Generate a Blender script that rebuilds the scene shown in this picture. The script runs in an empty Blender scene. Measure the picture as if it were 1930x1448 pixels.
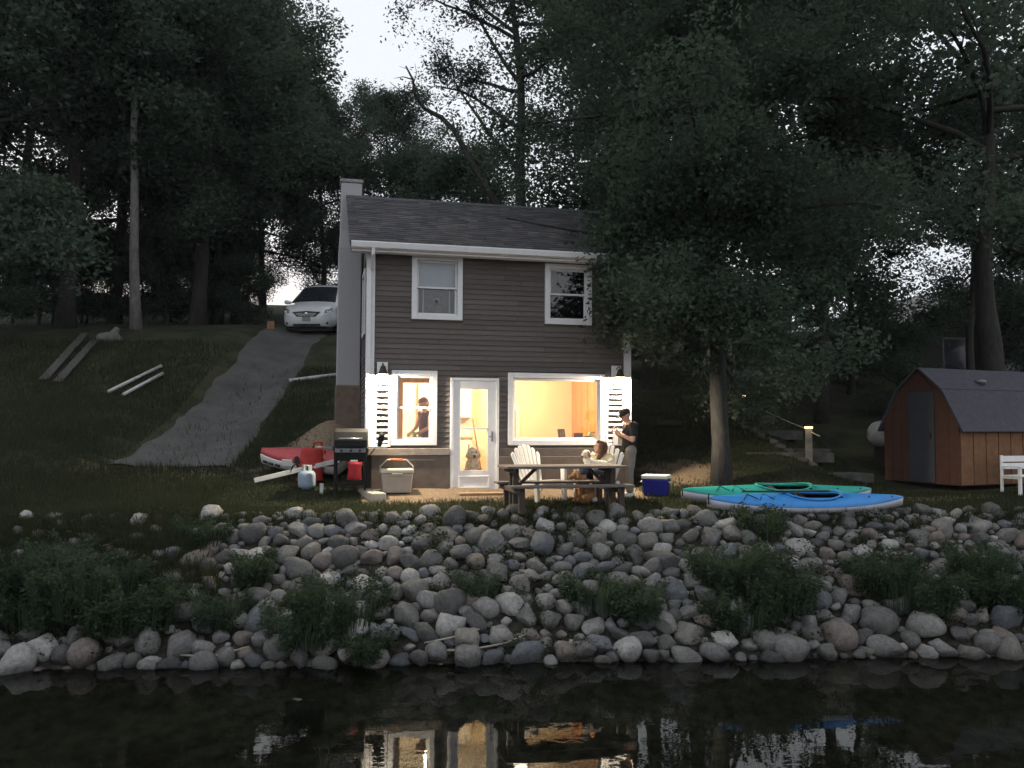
import bpy, bmesh, math, random
import numpy as np
from mathutils import Vector, Matrix, noise as mnoise

R = math.radians
SC = bpy.context.scene
COL = SC.collection

# ------------------------------------------------------------------ camera
EYE = Vector((0.0, 0.0, 1.30))
PITCH, ROLL, FPX, CU, CV = R(2.856), R(0.218), 1544.0, 965.0, 724.0
cam_data = bpy.data.cameras.new("camera")
cam_data.sensor_fit = 'HORIZONTAL'
cam_data.sensor_width = 36.0
cam_data.lens = 36.0 * FPX / 1930.0
cam_data.clip_start = 0.05
cam_data.clip_end = 2000.0
cam = bpy.data.objects.new("camera", cam_data)
COL.objects.link(cam)
CAM_M = Matrix.Rotation(R(90) + PITCH, 4, 'X') @ Matrix.Rotation(ROLL, 4, 'Z')
cam.matrix_world = Matrix.Translation(EYE) @ CAM_M
SC.camera = cam

# ------------------------------------------------------------------ dusk sky
SUN_EL, SUN_AZ = R(3.0), R(-25.0)
world = bpy.data.worlds.new("World")
SC.world = world
world.use_nodes = True
nt = world.node_tree
nt.nodes.clear()
w_out = nt.nodes.new("ShaderNodeOutputWorld")
w_add = nt.nodes.new("ShaderNodeAddShader")
w_sky = nt.nodes.new("ShaderNodeTexSky")
w_sky.sky_type = 'NISHITA'
w_sky.sun_disc = False
w_sky.sun_elevation = SUN_EL
w_sky.sun_rotation = SUN_AZ
w_sky.air_density = 1.0
w_sky.dust_density = 1.0
w_bg1 = nt.nodes.new("ShaderNodeBackground")
w_bg1.inputs[1].default_value = 0.02
w_bg2 = nt.nodes.new("ShaderNodeBackground")          # even cloud deck
w_bg2.inputs[0].default_value = (0.90, 0.94, 1.0, 1)
w_bg2.inputs[1].default_value = 1.0
nt.links.new(w_sky.outputs[0], w_bg1.inputs[0])
nt.links.new(w_bg1.outputs[0], w_add.inputs[0])
nt.links.new(w_bg2.outputs[0], w_add.inputs[1])
nt.links.new(w_add.outputs[0], w_out.inputs[0])

sun_d = bpy.data.lights.new("sun", 'SUN')
sun_d.energy = 0.06
sun_d.angle = R(40)
sun_d.color = (1.0, 0.93, 0.85)
sun = bpy.data.objects.new("sun", sun_d)
COL.objects.link(sun)
sun.rotation_euler = (R(90) - SUN_EL, 0, R(180) - SUN_AZ)

SC.view_settings.view_transform = 'Standard'
SC.view_settings.look = 'None'
SC.view_settings.exposure = 0.0
SC.view_settings.gamma = 1.0
SC.view_settings.use_curve_mapping = False
SC.render.engine = 'CYCLES'
SC.cycles.use_denoising = True
SC.cycles.use_adaptive_sampling = True
SC.cycles.adaptive_threshold = 0.035
SC.cycles.max_bounces = 8
SC.cycles.diffuse_bounces = 3
SC.cycles.glossy_bounces = 4
SC.cycles.transmission_bounces = 6
SC.cycles.transparent_max_bounces = 10
SC.cycles.sample_clamp_indirect = 6.0
SC.cycles.caustics_reflective = False
SC.cycles.caustics_refractive = False

# ------------------------------------------------------------------ helpers
def ray(u, v):
    d = Vector(((u - CU) / FPX, -(v - CV) / FPX, -1.0))
    return (CAM_M.to_3x3() @ d)

def at(u, v, Y):
    d = ray(u, v)
    return EYE + d * (Y / d.y)

def sstep(a, b, x):
    t = np.clip((x - a) / (b - a), 0, 1)
    return t * t * (3 - 2 * t)

def _table(ys, zs):
    g = np.arange(5, 200, 0.1)
    z = np.interp(g, ys, zs)
    k = np.exp(-0.5 * (np.arange(-12, 13) / 5.0) ** 2)
    k /= k.sum()
    z = np.convolve(np.pad(z, 12, mode='edge'), k, mode='valid')
    return g, z

PL = _table([5, 12.6, 14, 15.5, 16.5, 19, 22.5, 25.5, 28.5, 31, 36, 42, 60, 200],
            [-.1, -.1, .05, .32, .62, 1.1, 1.95, 3.0, 4.27, 4.8, 5.4, 6.6, 9.8, 26])
PR = _table([5, 12.6, 14, 15, 16.2, 17, 18, 19.5, 22, 26, 32, 45, 60, 200],
            [-.12, -.12, -.03, .02, .12, .38, .62, 1.2, 2.0, 3.0, 4.0, 6.4, 8.4, 22])
HX, HY, HT = -2.504, 14.647, R(12.73)
hc, hs = math.cos(HT), math.sin(HT)

def W(s, y, z):
    """cottage frame (s along the front, y inwards) to world"""
    return Vector((HX + s * hc - y * hs, HY + s * hs + y * hc, z))

def shore_y(x):
    return 10.14 + 0.06 * np.clip(x, -14, 14)

def T(x, y):
    x = np.asarray(x, float); y = np.asarray(y, float)
    q = y - shore_y(x)
    zb = np.interp(q, [-40, -8, -3, -1, 0, 1.2, 2.5, 8], [-5, -3.5, -2.5, -1.95, -1.62, -.88, -.12, .02])
    yl = y + 2.0 * (1 - sstep(-10, -7.2, x))
    zl = np.interp(yl, *PL)
    yr = y - 2.3 * sstep(5.6, 8.2, x)
    zr = np.interp(yr, *PR)
    wl = 1 - sstep(-3.6, 3.0, x)
    z = zr * (1 - wl) + zl * wl
    # earth mound beside the cottage
    z = z + 0.62 * np.exp(-(((x + 3.75) / .75) ** 2 + ((y - 17.1) / .9) ** 2))
    z = z + 0.03 * np.sin(x * 1.3 + .7 * np.sin(y * .9)) * np.sin(y * 1.1 + 1.3) * sstep(14.5, 18, y)
    k = sstep(2.3, 3.3, q)
    z = zb * (1 - k) + z * k
    # cottage footprint is dug level
    s = (x - HX) * hc + (y - HY) * hs
    yi = -(x - HX) * hs + (y - HY) * hc
    inside = (s > -.02) & (s < 4.85) & (yi > .02) & (yi < 5.15)
    return np.where(inside, -.08, z)

def Tz(x, y):
    return float(T(np.array([x]), np.array([y]))[0])

def G(u, Y, lift=0.0):
    """the point of the ground under image column u at distance Y"""
    v = 860.0
    for _ in range(4):
        p = at(u, v, Y)
        z = Tz(p.x, Y)
        v = v + (p.z - z) * FPX / Y
    return Vector((p.x, Y, z + lift))

# ---- materials
MATS = {}
def M(name, col, rough=.75, var=.18, scale=7.0, bump=0.0, bscale=60.0, col2=None, metal=0.0,
      spec=.3, obj_var=0.0, trans=0.0, coord='Object', stretch=None, emis=None, estr=0.0, alpha=None):
    if name in MATS:
        return MATS[name]
    m = bpy.data.materials.new(name)
    m.use_nodes = True
    t = m.node_tree; n = t.nodes; L = t.links
    b = n["Principled BSDF"]
    b.inputs["Roughness"].default_value = rough
    b.inputs["Metallic"].default_value = metal
    b.inputs["Specular IOR Level"].default_value = spec
    tc = n.new("ShaderNodeTexCoord")
    src = tc.outputs[coord]
    if stretch:
        mp = n.new("ShaderNodeMapping"); mp.inputs["Scale"].default_value = stretch
        L.new(src, mp.inputs[0]); src = mp.outputs[0]
    nz = n.new("ShaderNodeTexNoise")
    nz.inputs["Scale"].default_value = scale
    nz.inputs["Detail"].default_value = 6
    nz.inputs["Roughness"].default_value = .65
    L.new(src, nz.inputs[0])
    mr = n.new("ShaderNodeMapRange")
    mr.inputs[1].default_value = .3; mr.inputs[2].default_value = .7
    L.new(nz.outputs[0], mr.inputs[0])
    mx = n.new("ShaderNodeMix"); mx.data_type = 'RGBA'
    c1 = [max(0, c * (1 - var)) for c in col]
    c2 = [min(1, c * (1 + var)) for c in col] if col2 is None else list(col2)
    mx.inputs[6].default_value = (*c1, 1); mx.inputs[7].default_value = (*c2, 1)
    L.new(mr.outputs[0], mx.inputs[0])
    out = mx.outputs[2]
    if obj_var:
        oi = n.new("ShaderNodeObjectInfo")
        mr2 = n.new("ShaderNodeMapRange")
        mr2.inputs[3].default_value = 1 - obj_var; mr2.inputs[4].default_value = 1 + obj_var
        L.new(oi.outputs["Random"], mr2.inputs[0])
        vm = n.new("ShaderNodeVectorMath"); vm.operation = 'SCALE'
        L.new(out, vm.inputs[0]); L.new(mr2.outputs[0], vm.inputs["Scale"])
        out = vm.outputs[0]
    L.new(out, b.inputs["Base Color"])
    if bump:
        nb = n.new("ShaderNodeTexNoise"); nb.inputs["Scale"].default_value = bscale
        nb.inputs["Detail"].default_value = 5
        L.new(src, nb.inputs[0])
        bp = n.new("ShaderNodeBump"); bp.inputs["Strength"].default_value = bump
        bp.inputs["Distance"].default_value = .02
        L.new(nb.outputs[0], bp.inputs["Height"]); L.new(bp.outputs[0], b.inputs["Normal"])
    if trans:
        b.inputs["Transmission Weight"].default_value = trans
    if emis:
        b.inputs["Emission Color"].default_value = (*emis, 1)
        b.inputs["Emission Strength"].default_value = estr
    MATS[name] = m
    return m

def glass(name, tint=(1, 1, 1), refl=0.08):
    """thin window glass: clear with a Fresnel reflection"""
    if name in MATS:
        return MATS[name]
    m = bpy.data.materials.new(name); m.use_nodes = True
    t = m.node_tree; n = t.nodes; L = t.links
    n.remove(n["Principled BSDF"])
    o = n["Material Output"]
    tr = n.new("ShaderNodeBsdfTransparent"); tr.inputs[0].default_value = (*tint, 1)
    gl = n.new("ShaderNodeBsdfGlossy"); gl.inputs["Roughness"].default_value = .01
    fr = n.new("ShaderNodeFresnel"); fr.inputs[0].default_value = 1.6
    nz = n.new("ShaderNodeTexNoise"); nz.inputs["Scale"].default_value = 1.5
    bp = n.new("ShaderNodeBump"); bp.inputs["Strength"].default_value = .03
    L.new(nz.outputs[0], bp.inputs["Height"]); L.new(bp.outputs[0], gl.inputs["Normal"])
    mx = n.new("ShaderNodeMixShader")
    L.new(fr.outputs[0], mx.inputs[0]); L.new(tr.outputs[0], mx.inputs[1]); L.new(gl.outputs[0], mx.inputs[2])
    L.new(mx.outputs[0], o.inputs[0])
    MATS[name] = m
    return m

def emitter(name, col, strength):
    if name in MATS:
        return MATS[name]
    m = bpy.data.materials.new(name); m.use_nodes = True
    b = m.node_tree.nodes["Principled BSDF"]
    b.inputs["Base Color"].default_value = (*col, 1)
    b.inputs["Emission Color"].default_value = (*col, 1)
    b.inputs["Emission Strength"].default_value = strength
    MATS[name] = m
    return m

def leaf_mat(name, c1, c2, rough=.7, tl_w=.48):
    if name in MATS:
        return MATS[name]
    m = bpy.data.materials.new(name); m.use_nodes = True
    t = m.node_tree; n = t.nodes; L = t.links
    b = n["Principled BSDF"]
    b.inputs["Roughness"].default_value = rough
    b.inputs["Specular IOR Level"].default_value = .08
    ge = n.new("ShaderNodeNewGeometry")
    mx = n.new("ShaderNodeMix"); mx.data_type = 'RGBA'
    mx.inputs[6].default_value = (*c1, 1); mx.inputs[7].default_value = (*c2, 1)
    L.new(ge.outputs["Random Per Island"], mx.inputs[0])
    oi = n.new("ShaderNodeObjectInfo"); mr = n.new("ShaderNodeMapRange")
    mr.inputs[3].default_value = .85; mr.inputs[4].default_value = 1.15
    L.new(oi.outputs["Random"], mr.inputs[0])
    sc = n.new("ShaderNodeVectorMath"); sc.operation = 'SCALE'
    L.new(mx.outputs[2], sc.inputs[0]); L.new(mr.outputs[0], sc.inputs["Scale"])
    L.new(sc.outputs[0], b.inputs["Base Color"])
    tl = n.new("ShaderNodeBsdfTranslucent")
    L.new(sc.outputs[0], tl.inputs[0])
    ms = n.new("ShaderNodeMixShader"); ms.inputs[0].default_value = tl_w
    L.new(b.outputs[0], ms.inputs[1]); L.new(tl.outputs[0], ms.inputs[2])
    L.new(ms.outputs[0], n["Material Output"].inputs[0])
    MATS[name] = m
    return m

# ---- mesh building
def np_mesh(name, V, F, smooth=False):
    """V (n,3), F (m,k) same-size faces"""
    me = bpy.data.meshes.new(name)
    V = np.asarray(V, np.float32); F = np.asarray(F, np.int32)
    k = F.shape[1]
    me.vertices.add(len(V)); me.vertices.foreach_set("co", V.ravel())
    me.loops.add(F.size); me.loops.foreach_set("vertex_index", F.ravel())
    me.polygons.add(len(F))
    me.polygons.foreach_set("loop_start", np.arange(0, F.size, k, dtype=np.int32))
    me.polygons.foreach_set("loop_total", np.full(len(F), k, np.int32))
    if smooth:
        me.polygons.foreach_set("use_smooth", np.ones(len(F), bool))
    me.update(calc_edges=True)
    return me

def link(name, me, mat=None, parent=None, loc=None, rot=None, scale=None):
    o = bpy.data.objects.new(name, me)
    COL.objects.link(o)
    if mat is not None and me is not None and len(me.materials) == 0:
        me.materials.append(mat)
    if parent is not None:
        o.parent = parent
    if loc is not None: o.location = loc
    if rot is not None: o.rotation_euler = rot
    if scale is not None: o.scale = scale
    return o

def tag(o, label=None, cat=None, group=None, kind=None):
    if label: o["label"] = label
    if cat: o["category"] = cat
    if group: o["group"] = group
    if kind: o["kind"] = kind
    return o

def thing(name, label, cat, loc=(0, 0, 0), rz=0.0, group=None):
    o = bpy.data.objects.new(name, None)
    o.empty_display_size = .2
    COL.objects.link(o)
    o.location = loc; o.rotation_euler = (0, 0, rz)
    return tag(o, label, cat, group)

def copy_tree(o, parent=None):
    c = o.copy(); COL.objects.link(c); c.parent = parent
    for ch in o.children:
        copy_tree(ch, c)
    return c

class MB:
    def __init__(self): self.v = []; self.f = []
    def add(self, V, F):
        b = len(self.v)
        self.v += [tuple(p) for p in V]
        self.f += [tuple(i + b for i in f) for f in F]
        return self
    def box(self, x0, x1, y0, y1, z0, z1, m=None):
        V = [Vector((x, y, z)) for z in (z0, z1) for y in (y0, y1) for x in (x0, x1)]
        if m is not None: V = [m @ p for p in V]
        return self.add(V, [(0, 2, 3, 1), (4, 5, 7, 6), (0, 1, 5, 4), (2, 6, 7, 3), (0, 4, 6, 2), (1, 3, 7, 5)])
    def beam(self, p0, p1, w, h, up=(0, 0, 1)):
        p0 = Vector(p0); p1 = Vector(p1)
        d = (p1 - p0).normalized()
        up = Vector(up)
        x = d.cross(up)
        if x.length < 1e-4: x = d.cross(Vector((0, 1, 0)))
        x.normalize(); y = x.cross(d)
        V = [p + x * (sx * w / 2) + y * (sy * h / 2) for p in (p0, p1) for sx, sy in ((-1, -1), (1, -1), (1, 1), (-1, 1))]
        return self.add(V, [(3, 2, 1, 0), (4, 5, 6, 7), (0, 1, 5, 4), (1, 2, 6, 5), (2, 3, 7, 6), (3, 0, 4, 7)])
    def tube(self, pts, rad, n=8, cap=True):
        pts = [Vector(p) for p in pts]
        if not hasattr(rad, '__len__'): rad = [rad] * len(pts)
        V = []; F = []
        ref = Vector((0.3, 0.2, 1)).normalized()
        for i, p in enumerate(pts):
            d = (pts[min(i + 1, len(pts) - 1)] - pts[max(i - 1, 0)])
            d = d.normalized() if d.length > 1e-9 else Vector((0, 0, 1))
            x = d.cross(ref)
            if x.length < 1e-3: x = d.cross(Vector((1, 0, 0)))
            x.normalize(); y = d.cross(x)
            for k in range(n):
                a = 2 * math.pi * k / n
                V.append(p + (x * math.cos(a) + y * math.sin(a)) * rad[i])
        for i in range(len(pts) - 1):
            for k in range(n):
                k2 = (k + 1) % n
                F.append((i * n + k, i * n + k2, (i + 1) * n + k2, (i + 1) * n + k))
        if cap:
            F.append(tuple(range(n - 1, -1, -1))); F.append(tuple(range((len(pts) - 1) * n, len(pts) * n)))
        return self.add(V, F)
    def lathe(self, prof, n=20, o=(0, 0, 0), m=None):
        V = []; F = []
        for r, z in prof:
            for k in range(n):
                a = 2 * math.pi * k / n
                p = Vector((o[0] + r * math.cos(a), o[1] + r * math.sin(a), o[2] + z))
                V.append(m @ p if m is not None else p)
        for i in range(len(prof) - 1):
            for k in range(n):
                k2 = (k + 1) % n
                F.append((i * n + k, i * n + k2, (i + 1) * n + k2, (i + 1) * n + k))
        F.append(tuple(range(n - 1, -1, -1))); F.append(tuple(range((len(prof) - 1) * n, len(prof) * n)))
        return self.add(V, F)
    def loft(self, loops, cap=True, closed=True):
        n = len(loops[0]); V = [Vector(p) for l in loops for p in l]; F = []
        for i in range(len(loops) - 1):
            for k in range(n if closed else n - 1):
                k2 = (k + 1) % n
                F.append((i * n + k, i * n + k2, (i + 1) * n + k2, (i + 1) * n + k))
        if cap:
            F.append(tuple(range(n - 1, -1, -1))); F.append(tuple(range((len(loops) - 1) * n, len(loops) * n)))
        return self.add(V, F)
    def prism(self, poly, axis, a, b):
        """extrude a 2-D polygon along an axis: 'x' -> (y,z) poly, 'y' -> (x,z), 'z' -> (x,y)"""
        def P(p, t):
            return {'x': (t, p[0], p[1]), 'y': (p[0], t, p[1]), 'z': (p[0], p[1], t)}[axis]
        n = len(poly)
        V = [P(p, a) for p in poly] + [P(p, b) for p in poly]
        F = [tuple(range(n - 1, -1, -1)), tuple(range(n, 2 * n))] + [(i, (i + 1) % n, n + (i + 1) % n, n + i) for i in range(n)]
        return self.add(V, F)
    def ball(self, c, r, n=12, sx=1, sy=1, sz=1, m=None):
        prof = [(max(1e-4, r * math.sin(math.pi * i / n)), -r * math.cos(math.pi * i / n)) for i in range(n + 1)]
        mm = Matrix.Translation(Vector(c)) @ (m if m is not None else Matrix.Identity(4)) @ Matrix.Diagonal((sx, sy, sz, 1))
        return self.lathe(prof, n + 4, (0, 0, 0), mm)
    def mesh(self, name, smooth=False):
        me = bpy.data.meshes.new(name)
        me.from_pydata(self.v, [], self.f)
        bm = bmesh.new(); bm.from_mesh(me)
        bmesh.ops.recalc_face_normals(bm, faces=bm.faces)
        bm.to_mesh(me); bm.free()
        if smooth:
            for p in me.polygons: p.use_smooth = True
        return me
    def build(self, name, mat, parent=None, smooth=False, bevel=0.0, loc=None, rot=None):
        o = link(name, self.mesh(name, smooth), mat, parent, loc, rot)
        if bevel:
            b = o.modifiers.new("bevel", 'BEVEL'); b.width = bevel; b.segments = 2
            b.limit_method = 'ANGLE'; b.angle_limit = R(40)
        return o

def soft(o, angle=35):
    """smooth shading below an angle"""
    for p in o.data.polygons: p.use_smooth = True
    me = o.data
    bm = bmesh.new(); bm.from_mesh(me)
    for e in bm.edges:
        if len(e.link_faces) == 2:
            e.smooth = e.calc_face_angle(0) < R(angle)
    bm.to_mesh(me); bm.free()
    return o

def blob(name, caps, mat, parent=None, voxel=.009, smooth=3, bumpy=0.0, bscale=8.0):
    """one continuous skin grown round tapered limb segments"""
    mb = MB()
    for a, ra, b, rb in caps:
        a = Vector(a); b = Vector(b)
        d = b - a
        Lg = d.length
        if Lg < 1e-5:
            mb.ball(a, ra, 10); continue
        d.normalize()
        pts = []; rr = []
        for k in (90, 60, 30):
            pts.append(a - d * ra * math.sin(R(k))); rr.append(max(ra * math.cos(R(k)), .0005))
        pts.append(a); rr.append(ra)
        pts.append(b); rr.append(rb)
        for k in (30, 60, 90):
            pts.append(b + d * rb * math.sin(R(k))); rr.append(max(rb * math.cos(R(k)), .0005))
        mb.tube(pts, rr, 12)
    o = link(name, mb.mesh(name), mat, parent)
    md = o.modifiers.new("r", 'REMESH'); md.mode = 'VOXEL'; md.voxel_size = voxel; md.use_smooth_shade = True
    sm = o.modifiers.new("s", 'SMOOTH'); sm.factor = .5; sm.iterations = smooth
    BLOBS.append((o, mat, bumpy, bscale))
    return o

BLOBS = []
def bake_blobs():
    """turn every grown skin into a plain mesh, all in one pass"""
    dg = bpy.context.evaluated_depsgraph_get()
    new = [bpy.data.meshes.new_from_object(o.evaluated_get(dg)) for o, *_ in BLOBS]
    for (o, mat, bumpy, bscale), me in zip(BLOBS, new):
        if bumpy:
            P = [vtx.co.copy() for vtx in me.vertices]; N = [vtx.normal.copy() for vtx in me.vertices]
            for k, (p, nv) in enumerate(zip(P, N)):
                q = p * bscale
                P[k] = p + nv * bumpy * (mnoise.noise(q) + .6 * mnoise.noise(q * 2.3) + .5 * mnoise.noise(q * 5.1))
            me.vertices.foreach_set("co", [c for p in P for c in p]); me.update()
        for p in me.polygons: p.use_smooth = True
        me.materials.clear(); me.materials.append(mat)
        me.name = o.name
        o.modifiers.clear()
        old = o.data; o.data = me
        bpy.data.meshes.remove(old)

# ================================================================== SETTING
# ---- ground sheet
def graded(lo, a, b, hi, step, grow=1.22):
    mid = list(np.arange(a, b + 1e-6, step))
    up = []; s = step; p = mid[-1]
    while p < hi: s = min(s * grow, 30); p += s; up.append(p)
    dn = []; s = step; p = mid[0]
    while p > lo: s = min(s * grow, 30); p -= s; dn.append(p)
    return np.array(dn[::-1] + mid + up)

gx = graded(-260, -10, 11.5, 260, .17)
gy = graded(-60, 8.2, 21, 420, .17, 1.12)
GX, GY = np.meshgrid(gx, gy)
GZ = T(GX, GY)
nx, ny = len(gx), len(gy)
idx = np.arange(nx * ny).reshape(ny, nx)
quads = np.stack([idx[:-1, :-1], idx[:-1, 1:], idx[1:, 1:], idx[1:, :-1]], -1).reshape(-1, 4)
g_me = np_mesh("ground", np.stack([GX, GY, GZ], -1).reshape(-1, 3), quads, True)
S_ = (GX - HX) * hc + (GY - HY) * hs
YI = -(GX - HX) * hs + (GY - HY) * hc
patio = sstep(-.35, -.05, S_) * (1 - sstep(4.6, 5.4, S_)) * sstep(-1.55, -.75, YI) * (1 - sstep(.2, .4, YI))
right_dirt = np.exp(-(((GX - 3.6) / 1.1) ** 2 + ((GY - 16.9) / 1.0) ** 2))
mound = np.exp(-(((GX + 3.7) / .8) ** 2 + ((GY - 16.9) / .9) ** 2))
drvfade = np.exp(-(((GX + 6.6) / 2.6) ** 2 + ((GY - 15.6) / .9) ** 2)) * .55
path = np.exp(-((GY - (15.0 + .35 * (GX - 6.2))) / .35) ** 2) * sstep(5.9, 6.6, GX) * (1 - sstep(9, 10, GX)) * .8
soil = (1 - sstep(2.1, 2.6, GY - shore_y(GX)))
bed = 1 - sstep(-.5, .05, GY - shore_y(GX))
dirt = np.clip(patio * .95 + right_dirt * .8 + mound + drvfade + path, 0, 1)
for nm, arr in (("dirt", dirt), ("soil", soil), ("bed", bed)):
    at_ = g_me.attributes.new(nm, 'FLOAT', 'POINT')
    at_.data.foreach_set("value", arr.astype(np.float32).ravel())

def ground_mat():
    m = bpy.data.materials.new("ground_soil_and_turf"); m.use_nodes = True
    t = m.node_tree; n = t.nodes; L = t.links
    b = n["Principled BSDF"]; b.inputs["Roughness"].default_value = .95
    b.inputs["Specular IOR Level"].default_value = .1
    tc = n.new("ShaderNodeTexCoord")
    def noise(sc, det=6):
        z = n.new("ShaderNodeTexNoise"); z.inputs["Scale"].default_value = sc
        z.inputs["Detail"].default_value = det; L.new(tc.outputs["Object"], z.inputs[0]); return z.outputs[0]
    def mix(f, a, c):
        x = n.new("ShaderNodeMix"); x.data_type = 'RGBA'
        L.new(f, x.inputs[0])
        for i, q in ((6, a), (7, c)):
            if isinstance(q, tuple): x.inputs[i].default_value = (*q, 1)
            else: L.new(q, x.inputs[i])
        return x.outputs[2]
    def rng(f, a, c):
        x = n.new("ShaderNodeMapRange"); x.inputs[1].default_value = a; x.inputs[2].default_value = c
        L.new(f, x.inputs[0]); return x.outputs[0]
    turf = mix(rng(noise(1.3), .35, .65), (.018, .025, .015), (.050, .052, .030))
    turf = mix(rng(noise(9), .55, .75), turf, (.06, .05, .028))
    grit = mix(rng(noise(30), .35, .65), (.13, .095, .065), (.25, .19, .135))
    at1 = n.new("ShaderNodeAttribute"); at1.attribute_name = "dirt"
    at2 = n.new("ShaderNodeAttribute"); at2.attribute_name = "soil"
    ad = n.new("ShaderNodeMath"); ad.operation = 'ADD'
    n2 = n.new("ShaderNodeMath"); n2.operation = 'MULTIPLY_ADD'; n2.inputs[1].default_value = .9; n2.inputs[2].default_value = -.45
    L.new(noise(3.0), n2.inputs[0])
    L.new(at1.outputs["Fac"], ad.inputs[0]); L.new(n2.outputs[0], ad.inputs[1])
    c = mix(rng(ad.outputs[0], .35, .6), turf, grit)
    mud = mix(rng(noise(12), .35, .65), (.014, .013, .011), (.042, .038, .030))
    at3 = n.new("ShaderNodeAttribute"); at3.attribute_name = "bed"
    silt = mix(rng(noise(6), .35, .65), (.06, .058, .050), (.14, .135, .115))
    mud = mix(at3.outputs["Fac"], mud, silt)
    c = mix(at2.outputs["Fac"], c, mud)
    L.new(c, b.inputs["Base Color"])
    bp = n.new("ShaderNodeBump"); bp.inputs["Strength"].default_value = .6; bp.inputs["Distance"].default_value = .04
    L.new(noise(45, 8), bp.inputs["Height"]); L.new(bp.outputs[0], b.inputs["Normal"])
    return m
ground = tag(link("ground", g_me, ground_mat()), kind="structure")

# ---- driveway
def drive():
    ys = np.arange(15.9, 60, .3)
    xl = np.interp(ys, [15.9, 16.5, 22.5, 28.5, 31, 60], [-8.0, -7.75, -8.45, -8.85, -8.95, -11])
    xr = np.interp(ys, [15.9, 16.5, 22.5, 28.5, 31, 60], [-5.2, -5.4, -6.3, -6.75, -6.7, -7])
    xl = xl + .05 * np.sin(ys * 2.1) + .03 * np.sin(ys * 5.3); xr = xr + .05 * np.sin(ys * 1.7 + 2) + .03 * np.sin(ys * 4.7)
    k = 9
    t = np.linspace(0, 1, k)
    X = xl[:, None] * (1 - t) + xr[:, None] * t
    Y = np.repeat(ys[:, None], k, 1)
    edge = np.minimum(t, 1 - t)[None, :] * 2
    Z = T(X, Y) + np.where(edge > 0.01, .035, -.03) + .02 * np.sin(edge * 6.3)
    ii = np.arange(X.size).reshape(X.shape)
    q = np.stack([ii[:-1, :-1], ii[:-1, 1:], ii[1:, 1:], ii[1:, :-1]], -1).reshape(-1, 4)
    me = np_mesh("driveway", np.stack([X, Y, Z], -1).reshape(-1, 3), q, True)
    return tag(link("driveway", me, M("gravel_drive", (.062, .060, .058), .95, col2=(.098, .094, .09), scale=1.4, bump=.2, bscale=120)), kind="structure")
drive()

# ---- lake
def lake():
    m = bpy.data.materials.new("lake_water"); m.use_nodes = True
    t = m.node_tree; n = t.nodes; L = t.links
    n.remove(n["Principled BSDF"])
    tr = n.new("ShaderNodeBsdfTransparent"); tr.inputs[0].default_value = (.42, .44, .38, 1)
    gl = n.new("ShaderNodeBsdfGlossy"); gl.inputs["Roughness"].default_value = .015
    fr = n.new("ShaderNodeFresnel"); fr.inputs[0].default_value = 1.33
    tc = n.new("ShaderNodeTexCoord")
    mp = n.new("ShaderNodeMapping"); mp.inputs["Scale"].default_value = (1.0, 2.2, 1)
    L.new(tc.outputs["Object"], mp.inputs[0])
    nz = n.new("ShaderNodeTexNoise"); nz.inputs["Scale"].default_value = 1.6; nz.inputs["Detail"].default_value = 3
    L.new(mp.outputs[0], nz.inputs[0])
    bp = n.new("ShaderNodeBump"); bp.inputs["Strength"].default_value = .03; bp.inputs["Distance"].default_value = .05
    L.new(nz.outputs[0], bp.inputs["Height"])
    L.new(bp.outputs[0], gl.inputs["Normal"]); L.new(bp.outputs[0], fr.inputs["Normal"])
    mx = n.new("ShaderNodeMixShader")
    L.new(fr.outputs[0], mx.inputs[0]); L.new(tr.outputs[0], mx.inputs[1]); L.new(gl.outputs[0], mx.inputs[2])
    L.new(mx.outputs[0], n["Material Output"].inputs[0])
    mb = MB().add([(-260, -60, -1.6), (260, -60, -1.6), (260, 14, -1.6), (-260, 14, -1.6)], [(0, 1, 2, 3)])
    tag(mb.build("lake_water", m), kind="structure")
lake()

# ================================================================== COTTAGE
white = M("white_paint_trim", (.72, .72, .74), .55, .06, 9, .08, 50)
siding = M("brown_grey_clapboard", (.122, .104, .096), .8, .14, 6, .12, 90, obj_var=.15, stretch=(1, 1, 6))
shingle_m = M("asphalt_shingle", (.075, .078, .088), .95, .35, 5, .5, 120)
brownwall = M("painted_foundation", (.125, .10, .088), .85, .22, 5, .3, 40)
ledge_m = M("weathered_ledge", (.26, .23, .21), .8, .2, 8, .2, 60)
plaster = M("warm_plaster", (.84, .72, .44), .8, .06, 3)
cream = M("cream_enamel", (.84, .78, .64), .5, .04, 4)
pine = M("varnished_pine", (.62, .30, .10), .45, .25, 4, .1, 30, stretch=(4, 4, .6), obj_var=.12)
dark_metal = M("dark_bronze", (.03, .025, .022), .5, .2, 12)
pane_m = glass("window_glass")

house = thing("cottage", "small two-storey grey-brown clapboard cottage with white trim, its ground floor lit", "house", (HX, HY, 0), HT)

WIN_A = (.346, 1.168, .925, 2.277)
DOOR = (1.412, 2.313, .057, 2.157)
WIN_B = (2.487, 4.378, .922, 2.269)
WIN_C = (.689, 1.622, 3.211, 4.393)
WIN_D = (3.192, 4.115, 3.198, 4.35)
S0, S1, ZT, DEP = -.10, 4.88, 4.42, 5.2

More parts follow.
